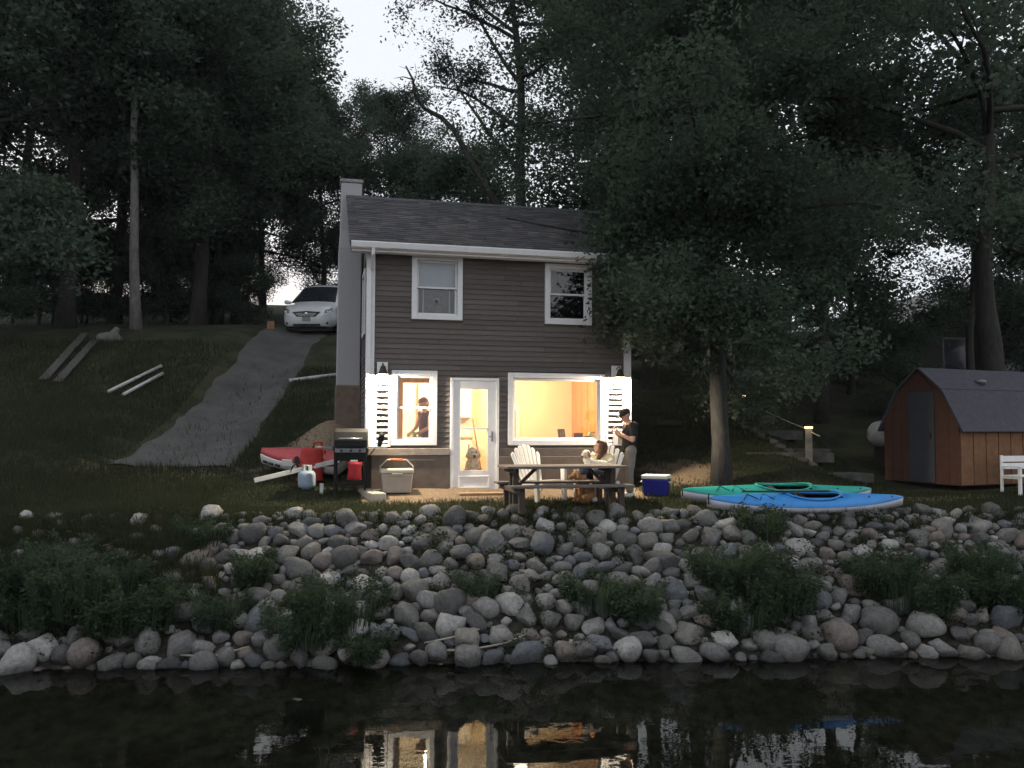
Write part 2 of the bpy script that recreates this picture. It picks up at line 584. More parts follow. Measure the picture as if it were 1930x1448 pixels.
def front_walls():
    mb = MB()
    ops = [WIN_A, DOOR, WIN_B]
    e = .06
    # storey walls as boxes round the openings (opening = casing minus a little)
    def row(z0, z1, ops):
        s = S0 + .03
        for a, b, c, d in ops:
            mb.box(s, a + e, .02, .16, z0, z1)
            if c + e > z0: mb.box(a + e, b - e, .02, .16, z0, max(z0, c + e))
            if d - e < z1: mb.box(a + e, b - e, .02, .16, d - e, z1)
            s = b - e
        mb.box(s, S1 - .03, .02, .16, z0, z1)
    row(.0, 2.60, ops)
    row(2.60, ZT, [WIN_C, WIN_D])
    mb.build("front_wall", siding, house)
    o = MB()
    o.box(S0 + .03, S0 + .17, .17, DEP, -.1, ZT)
    o.build("side_wall", siding, house)
    o = MB(); o.box(S1 - .17, S1 - .03, .17, DEP, -.1, ZT); o.build("side_wall", siding, house)
    o = MB(); o.box(S0 + .18, S1 - .18, DEP - .14, DEP, -.1, ZT); o.build("back_wall", siding, house)
    for s in (S0 + .03, S1 - .17):
        MB().prism([(0.0, ZT + .002), (DEP, ZT + .002), (DEP / 2, ZT + 1.50)], 'x', s, s + .14).build("gable", siding, house)
front_walls()

def boards():
    ex = .0945
    z = .875; k = 0
    while z < ZT - .02:
        z1 = min(z + ex, ZT - .004)
        segs = [(S0 + .13, S1 - .12)]
        for a, b, c, d in (WIN_A, DOOR, WIN_B, WIN_C, WIN_D):
            if z1 > c + .004 and z < d - .004:
                ns = []
                for p, q in segs:
                    if b <= p or a >= q: ns.append((p, q)); continue
                    if a - p > .02: ns.append((p, a - .003))
                    if q - b > .02: ns.append((b + .003, q))
                segs = ns
        cut = []
        for p, q in segs:                       # boards butt together along the wall
            while q - p > 1.5:
                m_ = p + random.uniform(.7, min(2.2, q - p - .4)); cut.append((p, m_ - .0015)); p = m_ + .0015
            cut.append((p, q))
        for p, q in cut:
            j = random.uniform(-.0015, .0015)
            MB().prism([(.018, z), (-.012 + j, z), (-.014 + j, z + .006), (.004, z1 + .004), (.018, z1 + .004)], 'x', p, q).build("clapboard", siding, house)
        # left gable side
        MB().prism([(S0 + .029, z), (S0 - .002, z), (S0 - .004, z + .006), (S0 + .012, z1 + .004), (S0 + .029, z1 + .004)], 'y', .13, DEP - .02).build("clapboard", siding, house)
        z += ex
random.seed(3)
boards()

def casing(win, w=.095, name="window", proud=.045):
    a, b, c, d = win
    mb = MB()
    y0, y1 = -proud, .16
    mb.box(a, a + w, y0, y1, c, d); mb.box(b - w, b, y0, y1, c, d)
    mb.box(a + w, b - w, y0 + .002, y1, d - w, d); mb.box(a + w, b - w, y0 + .002, y1, c, c + w)
    return mb.build(name, white, house, bevel=.006)

def sash(win_o, a, b, c, d, y, t=.035, mid=None):
    mb = MB()
    mb.box(a, a + t, y, y + .035, c, d); mb.box(b - t, b, y, y + .035, c, d)
    mb.box(a + t, b - t, y + .001, y + .034, d - t, d); mb.box(a + t, b - t, y + .001, y + .034, c, c + t)
    s = mb.build("sash", white, win_o, bevel=.004)
    MB().box(a + t - .004, b - t + .004, y + .014, y + .02, c + t - .004, d - t + .004).build("pane", pane_m, win_o)
    return s

for win in (WIN_A, WIN_C, WIN_D):
    wo = casing(win)
    a, b, c, d = win
    a += .097; b -= .097; c += .097; d -= .097
    mid = (c + d) / 2
    sash(wo, a, b, mid - .015, d, .02)
    sash(wo, a, b, c, mid + .02, .062)
wo = casing(WIN_B)
a, b, c, d = WIN_B
sash(wo, a + .097, b - .097, c + .097, d - .097, .03, .045)

# ---- storm door
a, b, c, d = DOOR
MB().box(a, a + .05, -.05, .14, c, d).box(b - .05, b, -.05, .14, c, d).box(a + .05, b - .05, -.048, .14, d - .05, d).build("door_frame", white, house, bevel=.005)
da, db, dc, dd = a + .053, b - .053, c + .012, d - .053
ga, gb, gc, gd = da + .135, db - .16, dc + .40, dd - .15
mb = MB()
mb.box(da, ga, -.03, .012, dc, dd).box(gb, db, -.03, .012, dc, dd)
mb.box(ga, gb, -.029, .011, dc, gc).box(ga, gb, -.029, .011, gd, dd)
door = mb.build("door", white, house, bevel=.004)
MB().box(ga, gb, -.012, -.006, gc, gd).build("pane", pane_m, door)
MB().box(ga - .002, gb + .002, -.034, .0, gc + .74, gc + .775).build("glazing_bar", white, door)
fr = MB()
for (x0, x1, z0, z1) in ((da + .10, db - .12, dc + .07, dc + .10), (da + .10, db - .12, dc + .27, dc + .30), (da + .10, da + .13, dc + .10, dc + .27), (db - .15, db - .12, dc + .10, dc + .27)):
    fr.box(x0, x1, -.042, -.028, z0, z1)
fr.build("kick_panel_moulding", white, door, bevel=.006)
hd = MB().box(db - .085, db - .055, -.045, -.028, dc + .93, dc + 1.11)
hd.tube([(db - .07, -.045, dc + 1.02), (db - .07, -.085, dc + 1.02), (db - .14, -.09, dc + 1.015)], .010, 8)
hd.build("handle", M("brushed_nickel", (.25, .24, .23), .35, .1, metal=.8), door, bevel=.004)

# ---- shutters
for s0, s1, z0, z1, n in ((.035, .335, .90, 2.16, 11), (4.385, 4.775, .915, 2.16, 11)):
    mb = MB()
    w = .045
    mb.box(s0, s0 + w, -.05, -.012, z0, z1).box(s1 - w, s1, -.05, -.012, z0, z1)
    mb.box(s0 + w, s1 - w, -.049, -.012, z1 - .07, z1).box(s0 + w, s1 - w, -.049, -.012, z0, z0 + .05)
    sh = mb.build("shutter", white, house, bevel=.004)
    h = (z1 - .07 - z0 - .05) / n
    for i in range(n):
        zc = z0 + .05 + h * (i + .5)
        MB().prism([(-.046, zc - .026), (-.040, zc - .032), (-.020, zc + .010), (-.026, zc + .016)], 'x', s0 + w - .004, s1 - w + .004).build("slat", white, sh)

# ---- trim, foundation, gutter
MB().box(S0 - .02, .03, -.045, .018, .80, ZT).box(S0 - .02, S0 + .02, .0185, .11, .80, ZT).build("corner_trim", white, house, bevel=.004)
MB().box(S1 - .115, S1 + .02, -.045, .018, .80, ZT).box(S1 - .02, S1 + .02, .0185, .11, .80, ZT).build("corner_trim", white, house, bevel=.004)
MB().box(.0, DOOR[0] - .005, -.055, .02, -.15, .745).build("foundation", brownwall, house, bevel=.01)
MB().box(DOOR[1] + .005, S1, -.05, .02, -.15, .72).build("foundation", brownwall, house, bevel=.01)
MB().box(-.09, DOOR[0] - .01, -.085, .015, .748, .872).build("ledge", ledge_m, house, bevel=.006)
MB().box(DOOR[1] + .01, S1, -.04, .015, .722, .872).build("ledge", siding, house, bevel=.006)
MB().box(.42, 1.12, -.066, -.056, .655, .675).build("foundation_strip", ledge_m, house)
MB().box(S0 + .02, .0, .02, DEP, -.15, .86).build("foundation", brownwall, house)

OV, RZ = .36, 6.11        # eave overhang, ridge height
EZ = 4.50
RS0, RS1 = -.43, 5.20
pitch = math.atan2(RZ - EZ, DEP / 2 + OV)
th = .07
def slab(sign):
    yc = DEP / 2
    ye = -OV if sign < 0 else DEP + OV
    return MB().prism([(ye, EZ), (yc, RZ), (yc, RZ - th / math.cos(pitch)), (ye, EZ - th / math.cos(pitch))], 'x', RS0, RS1)
roof = slab(-1).build("roof", M("roof_deck", (.06, .06, .065), .9), house)
slab(1).build("roof", MATS["roof_deck"], house)
def shingles(sign):
    Ls = math.hypot(RZ - EZ, DEP / 2 + OV)
    cnt = 25; ex = Ls / cnt
    mb = MB()
    rnd = random.Random(5 + sign)
    dy, dz = math.cos(pitch), math.sin(pitch)
    for i in range(cnt):
        t0 = i * ex; t1 = t0 + ex * 1.06
        s = RS0 - .02 - rnd.random() * .2
        while s < RS1 + .02:
            wd = rnd.uniform(.14, .34)
            a_, b_ = max(s + .003, RS0 - .015), min(s + wd - .003, RS1 + .015)
            s += wd
            if b_ - a_ < .03: continue
            h = rnd.uniform(.008, .016); j = rnd.uniform(-.008, .006)
            V = []
            for ss in (a_, b_):
                for tt, hh in ((t0 + j, .001), (t0 + j, h), (t1, .004)):
                    y = -OV + tt * dy - hh * dz; z = EZ + tt * dz + hh * dy
                    if sign > 0: y = DEP - y
                    V.append((ss, y, z))
            mb.add(V, [(0, 1, 4, 3), (1, 2, 5, 4), (0, 2, 1), (3, 4, 5)])
    return mb
def shingle_mat():
    m = bpy.data.materials.new("shingle_blend"); m.use_nodes = True
    t = m.node_tree; n = t.nodes; L = t.links; b = n["Principled BSDF"]
    b.inputs["Roughness"].default_value = .95; b.inputs["Specular IOR Level"].default_value = .15
    ge = n.new("ShaderNodeNewGeometry"); cr = n.new("ShaderNodeValToRGB")
    cr.color_ramp.elements[0].color = (.048, .050, .060, 1); cr.color_ramp.elements[1].color = (.10, .10, .108, 1)
    e = cr.color_ramp.elements.new(.8); e.color = (.085, .078, .075, 1)
    L.new(ge.outputs["Random Per Island"], cr.inputs[0])
    tc = n.new("ShaderNodeTexCoord"); nz = n.new("ShaderNodeTexNoise"); nz.inputs["Scale"].default_value = 2.5; nz.inputs["Detail"].default_value = 8
    L.new(tc.outputs["Object"], nz.inputs[0])
    mx = n.new("ShaderNodeMix"); mx.data_type = 'RGBA'; mx.blend_type = 'MULTIPLY'; mx.inputs[0].default_value = .6
    L.new(cr.outputs[0], mx.inputs[6]); L.new(nz.outputs[0], mx.inputs[7])
    g = n.new("ShaderNodeVectorMath"); g.operation = 'SCALE'; g.inputs["Scale"].default_value = 1.5
    L.new(mx.outputs[2], g.inputs[0]); L.new(g.outputs[0], b.inputs["Base Color"])
    bp = n.new("ShaderNodeBump"); bp.inputs["Strength"].default_value = .4; n2 = n.new("ShaderNodeTexNoise"); n2.inputs["Scale"].default_value = 160
    L.new(tc.outputs["Object"], n2.inputs[0]); L.new(n2.outputs[0], bp.inputs["Height"]); L.new(bp.outputs[0], b.inputs["Normal"])
    return m
shm = shingle_mat()
tag(shingles(-1).build("shingles", shm, roof), kind="stuff")
MB().prism([(DEP / 2 - .13, RZ - .055), (DEP / 2, RZ + .03), (DEP / 2 + .13, RZ - .055), (DEP / 2, RZ + .005)], 'x', RS0 - .02, RS1 + .02).build("ridge_cap", shingle_m, roof)
# gutter: an open trough along the eave
gp = [(-OV - .005, EZ + .0), (-OV - .115, EZ - .002), (-OV - .120, EZ - .02), (-OV - .095, EZ - .105), (-OV - .03, EZ - .125), (-OV - .005, EZ - .125)]
MB().prism(gp, 'x', RS0 + .02, RS1 - .02).build("gutter", white, house, bevel=.004)
MB().box(RS0 + .03, RS1 - .03, -OV + .0, -.047, ZT - .055, ZT - .02).build("soffit", white, house)
MB().box(RS0 + .03, RS1 - .03, -OV - .0, -OV + .02, ZT - .08, EZ - .075).build("fascia", white, house)
dsp = MB()
dsp.beam((-.03, -OV - .05, EZ - .10), (-.03, -OV - .03, EZ - .22), .075, .06, (1, 0, 0))
dsp.beam((-.03, -OV - .03, EZ - .20), (-.03, -.085, EZ - .42), .075, .06, (1, 0, 0))
dsp.box(-.115, -.04, -.115, -.055, .86, EZ - .40)
dsp.build("downspout", white, house, bevel=.008)
# rake boards
for s in (RS0 - .002, RS1 - .02):
    MB().prism([(-OV, EZ - .03), (DEP / 2, RZ - .03), (DEP / 2, RZ - .16), (-OV, EZ - .16)], 'x', s + .015, s + .035).build("rake_board", M("dark_rake", (.10, .095, .09), .8), house)

# ---- chimney
ch_m = M("whitewashed_masonry", (.44, .43, .44), .9, .16, 3, .35, 25, col2=(.36, .36, .37))
mb = MB()
mb.loft([[(-.60, 2.55, 2.10), (-.115, 2.55, 2.10), (-.115, 3.30, 2.10), (-.60, 3.30, 2.10)],
         [(-.59, 2.57, 5.0), (-.115, 2.57, 5.0), (-.115, 3.28, 5.0), (-.59, 3.28, 5.0)],
         [(-.565, 2.65, 5.4), (-.12, 2.65, 5.4), (-.12, 3.2, 5.4), (-.565, 3.2, 5.4)],
         [(-.555, 2.65, 6.42), (-.115, 2.65, 6.42), (-.115, 3.2, 6.42), (-.555, 3.2, 6.42)]])
chim = mb.build("chimney", ch_m, house, bevel=.02)
MB().box(-.58, -.09, 2.63, 3.22, 6.422, 6.50).build("chimney_cap", M("stained_cap", (.26, .25, .26), .9, .3, 6, .3), chim, bevel=.02)
MB().box(-.62, -.10, 2.53, 3.32, .2, 2.10).build("chimney_base", M("brown_block", (.16, .12, .095), .9, .25, 6, .3), chim, bevel=.015)

# side-wall window trim (seen edge-on beside the chimney)
sw = MB()
for y0, y1, z0, z1 in ((.75, .83, 3.0, 4.25), (1.6, 1.68, 3.0, 4.25)):
    sw.box(S0 - .03, S0 + .0, y0, y1, z0, z1)
sw.box(S0 - .031, S0 + .0, .83, 1.6, 3.0, 3.08).box(S0 - .031, S0, .83, 1.6, 4.17, 4.25)
swo = sw.build("window", white, house)
MB().box(S0 - .012, S0 - .006, .83, 1.6, 3.08, 4.17).build("pane", M("dark_pane", (.03, .035, .045), .1, spec=.6), swo)

# ---- doorstep
MB().box(1.30, 2.36, -.30, -.06, -.05, .045).build("doorstep", M("worn_step", (.42, .28, .19), .8, .2, 8, .2), house, bevel=.01)

# ---- the lit room
RD = 3.1
floor_m = M("wood_floor", (.38, .21, .10), .5, .2, 6, stretch=(1, 8, 1))
MB().box(S0 + .18, S1 - .18, .165, RD - .005, .02, .10).build("floor", floor_m, house)
MB().box(S0 + .12, S1 - .12, .11, DEP - .06, 2.42, 2.52).build("ceiling", M("ceiling_white", (.85, .82, .75), .8, .03), house)
MB().box(S0 + .18, 2.35, RD, RD + .08, .02, 2.52).build("interior_wall", cream, house)
MB().box(2.352, S1 - .18, RD, RD + .08, .02, 2.52).build("interior_wall", plaster, house)
MB().box(S0 + .175, S0 + .20, .17, RD, .1, 2.42).build("interior_wall", cream, house)
random.seed(8)
y = .17; pw = MB().box(S1 - .19, S1 - .18, .17, RD, .1, 2.42).build("interior_wall", pine, house)
while y < RD - .05:
    wd = min(random.uniform(.16, .22), RD - y)
    MB().box(S1 - .215 + random.uniform(0, .006), S1 - .191, y + .004, y + wd - .004, .101, 2.419).build("plank", pine, pw)
    y += wd
# archway of pine inside the small window
MB().box(.50, .63, .85, .97, .1, 2.42).box(.63, 1.45, .85, .97, 2.10, 2.42).build("archway", pine, house, bevel=.006)
# internal door with white casing on the back wall
MB().box(2.95, 3.03, RD - .03, RD - .002, .1, 1.72).box(3.36, 3.44, RD - .03, RD - .002, .1, 1.72).box(3.03, 3.36, RD - .029, RD - .002, 1.62, 1.72).build("inner_door_casing", cream, house)
MB().box(3.03, 3.20, RD - .012, RD - .003, .1, 1.62).build("inner_door", cream, house)
MB().box(3.21, 3.35, RD - .012, RD - .003, .1, 1.62).build("inner_door", pine, house)

def lamp_light(name, loc, power, col, radius=.05, parent=None, typ='POINT', spot=None, rot=None):
    l = bpy.data.lights.new(name, typ)
    l.energy = power; l.color = col
    l.shadow_soft_size = radius
    if spot: l.spot_size = spot; l.spot_blend = .5
    o = bpy.data.objects.new(name, l); COL.objects.link(o)
    o.location = loc
    if rot: o.rotation_euler = rot
    if parent: o.parent = parent
    return o

for s, y, lab in ((1.35, 2.0, "assumed glowing round ceiling light over the kitchen behind the door"), (3.1, 1.5, "assumed glowing round ceiling light inside the picture window room")):
    t = thing("assumed_ceiling_light", lab, "ceiling light", W(s, y, 2.42), HT, "assumed ceiling lights in the cottage")  # unseen fittings, assumed from the lit rooms and added to light them
    MB().lathe([(.02, -.001), (.15, -.001), (.16, -.02), (.15, -.03)], 20).build("base", cream, t, True)
    MB().lathe([(.145, -.03), (.14, -.06), (.10, -.09), (.03, -.10)], 20).build("globe", emitter("assumed_ceiling_globe", (1, .80, .50), 14), t, True)
    lamp_light("assumed_ceiling_bulb", (0, 0, -.16), 175, (1, .80, .54), .12, t)

# ---- outdoor wall lamps over the shutters
def wall_lamp(s, z, lab):
    t = thing("wall_lamp", lab, "wall lamp", W(s, -.05, z), HT, "bell wall lamps above the shutters")
    MB().box(-.095, .095, .0, .03, -.06, .20).build("mounting_plate", white, t, bevel=.004)
    MB().tube([(0, .0, .13), (0, -.09, .17), (0, -.18, .165), (0, -.20, .13)], .012, 8).build("arm", dark_metal, t, True)
    m = Matrix.Translation((0, -.125, 0))
    sh = MB(); n = 20
    prof = [(.02, .135), (.035, .13), (.05, .10), (.062, .05), (.085, .0), (.105, -.02), (.100, -.021), (.080, -.004), (.056, .048), (.044, .095), (.02, .12)]
    sh.lathe(prof, n, (0, -.20, -.01))
    sh.build("shade", dark_metal, t, True)
    MB().ball((0, -.20, .035), .028, 8).build("bulb", emitter("lamp_bulb", (1, .86, .62), 60), t, True)
    lamp_light("wall_lamp_light", (0, -.20, -.012), 560, (1, .83, .58), .03, t)
wall_lamp(.175, 2.215, "dark bell wall lamp on a white plate, beside the small kitchen window")
wall_lamp(4.60, 2.235, "bell wall lamp above the right-hand shutter, half hidden by leaves")

# ================================================================== THINGS IN THE YARD
wood_grey = M("weathered_grey_wood", (.15, .125, .11), .85, .3, 5, .3, 40, stretch=(1, 8, 8), obj_var=.15)
wood_dark = M("dark_stained_post", (.055, .042, .036), .8, .3, 6, .2)
plastic_w = M("white_resin", (.74, .72, .68), .45, .05, 5)

# ---- picnic table
c = at(1060, 880, 13.2)
tz = Tz(c.x, c.y)
pt = thing("picnic_table", "weathered grey wooden picnic table with two attached benches", "picnic table", (c.x, c.y, tz + .03), R(13))
Lh = .99
for i in range(5):
    y = (i - 2) * .145
    MB().box(-Lh, Lh, y - .068, y + .068, .665, .703).build("tabletop_plank", wood_grey, pt, bevel=.006)
for y in (-.50, .50):
    for k in (-1, 1):
        MB().box(-Lh, Lh, y + k * .075 - .07, y + k * .075 + .07, .385, .42).build("bench_plank", wood_grey, pt, bevel=.006)
for x in (-.80, .80):
    for y in (-.12, .12):
        MB().box(x - .045, x + .045, y - .045, y + .045, 0, .664).build("leg", wood_dark, pt, bevel=.006)
    for y in (-.52, .52):
        MB().box(x - .045, x + .045, y - .045, y + .045, 0, .384).build("bench_leg", wood_dark, pt, bevel=.006)
    MB().box(x - .09, x - .048, -.62, .62, .30, .37).build("cross_beam", wood_dark, pt, bevel=.005)
    MB().box(x - .09, x - .048, -.34, .34, .60, .66).build("top_beam", wood_dark, pt, bevel=.005)
    sg = 1 if x < 0 else -1
    MB().beam((x + sg * .02, 0, .34), (x + sg * .36, 0, .655), .045, .06, (0, 1, 0)).build("brace", wood_dark, pt)

# ---- Adirondack chairs (front towards -y)
def adirondack(label, loc, rz):
    t = thing("adirondack_chair", label, "chair", loc, rz, "white resin garden chairs")
    n = 7
    for i in range(n):
        f = (i - (n - 1) / 2) / ((n - 1) / 2)
        xb, xt = f * .19, f * .285
        top = .93 - .13 * f * f
        lean = .20
        p0 = Vector((xb, .20, .27)); p1 = Vector((xt, .20 + lean + .04 * (1 - f * f), top))
        wb, wt = .026, .038
        y = .012
        V = [p0 + Vector((-wb, 0, 0)), p0 + Vector((wb, 0, 0)), p1 + Vector((wt, 0, -.035 * (f if f > 0 else 0) - .0)), p1 + Vector((0, .004, .016)), p1 + Vector((-wt, 0, .035 * (f if f < 0 else 0)))]
        mb = MB()
        k = len(V)
        mb.add(V + [v + Vector((0, .02, .004)) for v in V], [tuple(range(k)), tuple(range(2 * k - 1, k - 1, -1))] + [(a, (a + 1) % k, k + (a + 1) % k, k + a) for a in range(k)])
        mb.build("back_slat", plastic_w, t, bevel=.004)
    MB().beam((-.24, .315, .55), (.24, .315, .55), .03, .05).build("back_rail", plastic_w, t, bevel=.006)
    for i in range(6):
        y = -.30 + i * .095
        z = .36 - .016 * i
        MB().box(-.235, .235, y, y + .083, z - .018, z, None).build("seat_slat", plastic_w, t, bevel=.005)
    for s in (-1, 1):
        MB().box(s * .33 - .055, s * .33 + .055, -.36, .30, .545, .572).build("arm", plastic_w, t, bevel=.012)
        MB().loft([[(s * .30 - .028, -.33, 0), (s * .30 + .028, -.33, 0), (s * .30 + .028, -.25, 0), (s * .30 - .028, -.25, 0)],
                   [(s * .31 - .03, -.31, .544), (s * .31 + .03, -.31, .544), (s * .31 + .03, -.20, .544), (s * .31 - .03, -.20, .544)]]).build("front_leg", plastic_w, t, bevel=.008)
        MB().loft([[(s * .285 - .022, .42, 0), (s * .285 + .022, .42, 0), (s * .285 + .022, .52, 0), (s * .285 - .022, .52, 0)],
                   [(s * .265 - .022, .12, .32), (s * .265 + .022, .12, .32), (s * .265 + .022, .26, .32), (s * .265 - .022, .26, .32)]]).build("rear_leg", plastic_w, t, bevel=.008)
        MB().beam((s * .262, -.28, .305), (s * .262, .22, .245), .03, .07).build("side_rail", plastic_w, t, bevel=.006)
    return t
c1 = at(1018, 930, 14.15); adirondack("empty white slatted garden chair behind the left end of the picnic table", (c1.x, c1.y, Tz(c1.x, c1.y)), R(38))
c2 = at(1128, 930, 14.35); C2 = (c2.x, c2.y, Tz(c2.x, c2.y)); CH2 = R(-28)
adirondack("white slatted garden chair under the seated person, near the right shutter", C2, CH2)

# ---- coolers
def cooler(label, loc, rz, w, d, h, body, lid, hinge):
    t = thing("cooler", label, "cooler", loc, rz)
    MB().loft([[(-w * .44, -d * .44, 0), (w * .44, -d * .44, 0), (w * .44, d * .44, 0), (-w * .44, d * .44, 0)],
               [(-w * .5, -d * .5, h), (w * .5, -d * .5, h), (w * .5, d * .5, h), (-w * .5, d * .5, h)]]).build("body", body, t, bevel=.025)
    MB().box(-w * .52, w * .52, -d * .52, d * .52, h + .002, h + .075).build("lid", lid, t, bevel=.02)
    return t
cp = at(1237, 925, 15.0)
t = cooler("blue cooler with a white lid on the dirt right of the cottage", (cp.x, cp.y, Tz(cp.x, cp.y)), R(-24), .46, .34, .30,
           M("navy_plastic", (.012, .016, .20), .45, .1), plastic_w, None)
for s in (-1, 1):
    MB().tube([(s * .245, -.08, .26), (s * .27, -.08, .24), (s * .27, .08, .24), (s * .245, .08, .26)], .011, 8).build("handle", plastic_w, t, True)
cp = W(.42, -.33, 0); 
tan = M("tan_plastic", (.34, .29, .24), .6, .1)
t = cooler("tan hard cooler with its carry handle raised, below the kitchen window", (cp.x, cp.y, Tz(cp.x, cp.y)), HT, .56, .36, .34, tan, M("pale_tan_lid", (.50, .46, .38), .55, .08), None)
MB().tube([(-.285, -.05, .33), (-.285, -.05, .46), (-.17, -.05, .575), (.17, -.05, .575), (.285, -.05, .46), (.285, -.05, .33)], .012, 8).build("handle", M("wire_handle", (.55, .5, .45), .4, metal=.3), t, True)
MB().tube([(-.11, -.05, .575), (.11, -.05, .575)], .02, 10).build("grip", M("orange_grip", (.45, .16, .07), .6), t, True)
MB().box(-.10, .10, -.205, -.185, .30, .345).build("latch", tan, t, bevel=.006)

# ---- stone edging + plank at the door
cp = W(-.02, -.62, 0)
t = MB().loft([[(-.13, -.45, -.1), (.13, -.45, -.1), (.12, .45, -.1), (-.12, .45, -.1)], [(-.12, -.44, .10), (.12, -.43, .10), (.11, .44, .12), (-.11, .44, .12)]]).build("edging_block", M("pale_concrete", (.40, .35, .28), .9, .2, 7, .3, 40), None, bevel=.02)
t.location = (cp.x, cp.y, Tz(cp.x, cp.y)); t.rotation_euler = (0, 0, HT + R(14))
tag(t, "pale concrete edging block between the grill and the tan cooler", "edging block")
cp = W(1.90, -.62, 0)
t = MB().box(-.42, .42, -.06, .06, 0, .035).box(-.36, .46, .075, .17, 0, .03).build("door_mat_planks", M("raw_plank", (.36, .24, .15), .85, .2, 8, .2), None, bevel=.006)
t.location = (cp.x, cp.y, Tz(cp.x, cp.y) + .003); t.rotation_euler = (0, 0, HT)
tag(t, "pair of bare planks lying on the ground before the door", "planks")

# ---- gas grill
cp = at(662, 920, 14.25)
gz = Tz(cp.x, cp.y)
black = M("black_enamel", (.014, .014, .015), .6, .2, 10, .05, spec=.15)
steel = M("grey_steel_shelf", (.16, .16, .17), .5, .15, metal=.4)
gr = thing("gas_grill", "black gas grill with closed hood and side shelves left of the cottage", "grill", (cp.x, cp.y, gz), R(8))
for sx in (-.27, .24):
    for sy in (-.2, .2):
        MB().box(sx - .018, sx + .018, sy - .018, sy + .018, 0, .72).build("leg", black, gr)
MB().loft([[(-.27, -.2, .58), (.25, -.2, .58), (.25, .2, .58), (-.27, .2, .58)], [(-.30, -.24, .80), (.28, -.24, .80), (.28, .24, .80), (-.30, .24, .80)]]).build("firebox", black, gr, bevel=.015)
hood = []
for f in (0, 1):
    x = -.29 if f == 0 else .27
    hood.append([(x, -.24, .815), (x, -.235, .93), (x, -.16, 1.07), (x, -.02, 1.13), (x, .14, 1.10), (x, .235, .98), (x, .24, .815)])
hd = MB().loft(hood).build("hood", black, gr, bevel=.012)
MB().tube([(-.20, -.235, .96), (-.20, -.29, .96), (.18, -.29, .96), (.18, -.235, .96)], .012, 8).build("handle", M("steel_handle", (.4, .4, .4), .3, metal=.9), hd, True)
MB().box(-.60, -.31, -.22, .22, .79, .815).build("shelf", steel, gr, bevel=.005)
MB().box(.29, .60, -.22, .22, .79, .815).build("shelf", steel, gr, bevel=.005)
MB().box(-.27, .25, -.255, -.243, .72, .79).build("control_panel", steel, gr, bevel=.004)
for x in (-.16, 0, .15):
    MB().tube([(x, -.256, .755), (x, -.285, .755)], .02, 12).build("knob", black, gr)
MB().beam((.40, -.2, .785), (.255, -.2, .60), .02, .02).build("shelf_bracket", black, gr)
MB().box(-.25, .22, -.19, .19, .16, .185).build("bottom_shelf", black, gr, bevel=.004)
# red cloth bag hanging on the front
bag = MB()
loops = []
for k in range(7):
    f = k / 6
    z = -.30 * f
    loops.append([( -.115 + .012 * math.sin(5 * f), -.018 - .012 * f, z), (0.0, -.035 - .02 * math.sin(4 * f), z - .008), (.115 + .01 * math.cos(6 * f), -.015, z), (.11, .012, z), (-.11, .012, z)])
bag.loft(loops)
t = bag.build("cloth_bag", M("red_fabric", (.36, .022, .03), .8, .2, 9, .3, 40), None, True)
t.location = (gr.location.x + .115, gr.location.y - .305, gz + .565); t.rotation_euler = (0, 0, R(8))
tag(t, "red cloth bag hanging from the front of the black grill", "bag")
t = MB().box(-.06, .06, -.02, .02, 0, .03).build("white_clip", plastic_w, None, bevel=.005)
t.location = (gr.location.x + .10, gr.location.y - .30, gz + .568); tag(t, "small white clip above the red bag on the grill", "clip")
# brush hung on the side shelf
t = MB().tube([(0, 0, 0), (.03, 0, .12)], [.035, .05], 10).tube([(.03, 0, .12), (.06, 0, .24)], [.06, .045], 12).build("grill_brush", black, None, True)
t.location = (gr.location.x + .47, gr.location.y + .02, gz + .815); tag(t, "dark round grill utensil standing on the right shelf of the grill", "utensil")

# ---- propane cylinder
cp = at(578, 922, 14.55)
tk = thing("propane_tank", "blue-grey propane cylinder standing on the lawn by the red boat", "propane tank", (cp.x, cp.y, Tz(cp.x, cp.y)), 0)
pg = M("blue_grey_paint", (.24, .30, .37), .5, .12, 6)
MB().lathe([(.10, .0), (.105, .02), (.135, .035), (.152, .07), (.155, .13), (.155, .22), (.150, .27), (.12, .315), (.06, .335), (.02, .34)], 28).build("cylinder", pg, tk, True)
col = MB()
for k in range(13):
    a0 = R(-150 + 300 * k / 13) + R(90); a1 = R(-150 + 300 * (k + 1) / 13) + R(90)
    col.add([(.085 * math.cos(a0), .085 * math.sin(a0), .32), (.085 * math.cos(a1), .085 * math.sin(a1), .32), (.085 * math.cos(a1), .085 * math.sin(a1), .43), (.085 * math.cos(a0), .085 * math.sin(a0), .43),
             (.078 * math.cos(a0), .078 * math.sin(a0), .32), (.078 * math.cos(a1), .078 * math.sin(a1), .32), (.078 * math.cos(a1), .078 * math.sin(a1), .43), (.078 * math.cos(a0), .078 * math.sin(a0), .43)],
            [(0, 1, 2, 3), (7, 6, 5, 4), (3, 2, 6, 7), (0, 3, 7, 4), (1, 5, 6, 2)])
col.build("collar", pg, tk)
MB().lathe([(.02, .34), (.02, .40), (.035, .40), (.035, .42), (.01, .425)], 12).build("valve", M("brass", (.5, .36, .14), .4, metal=.8), tk, True)

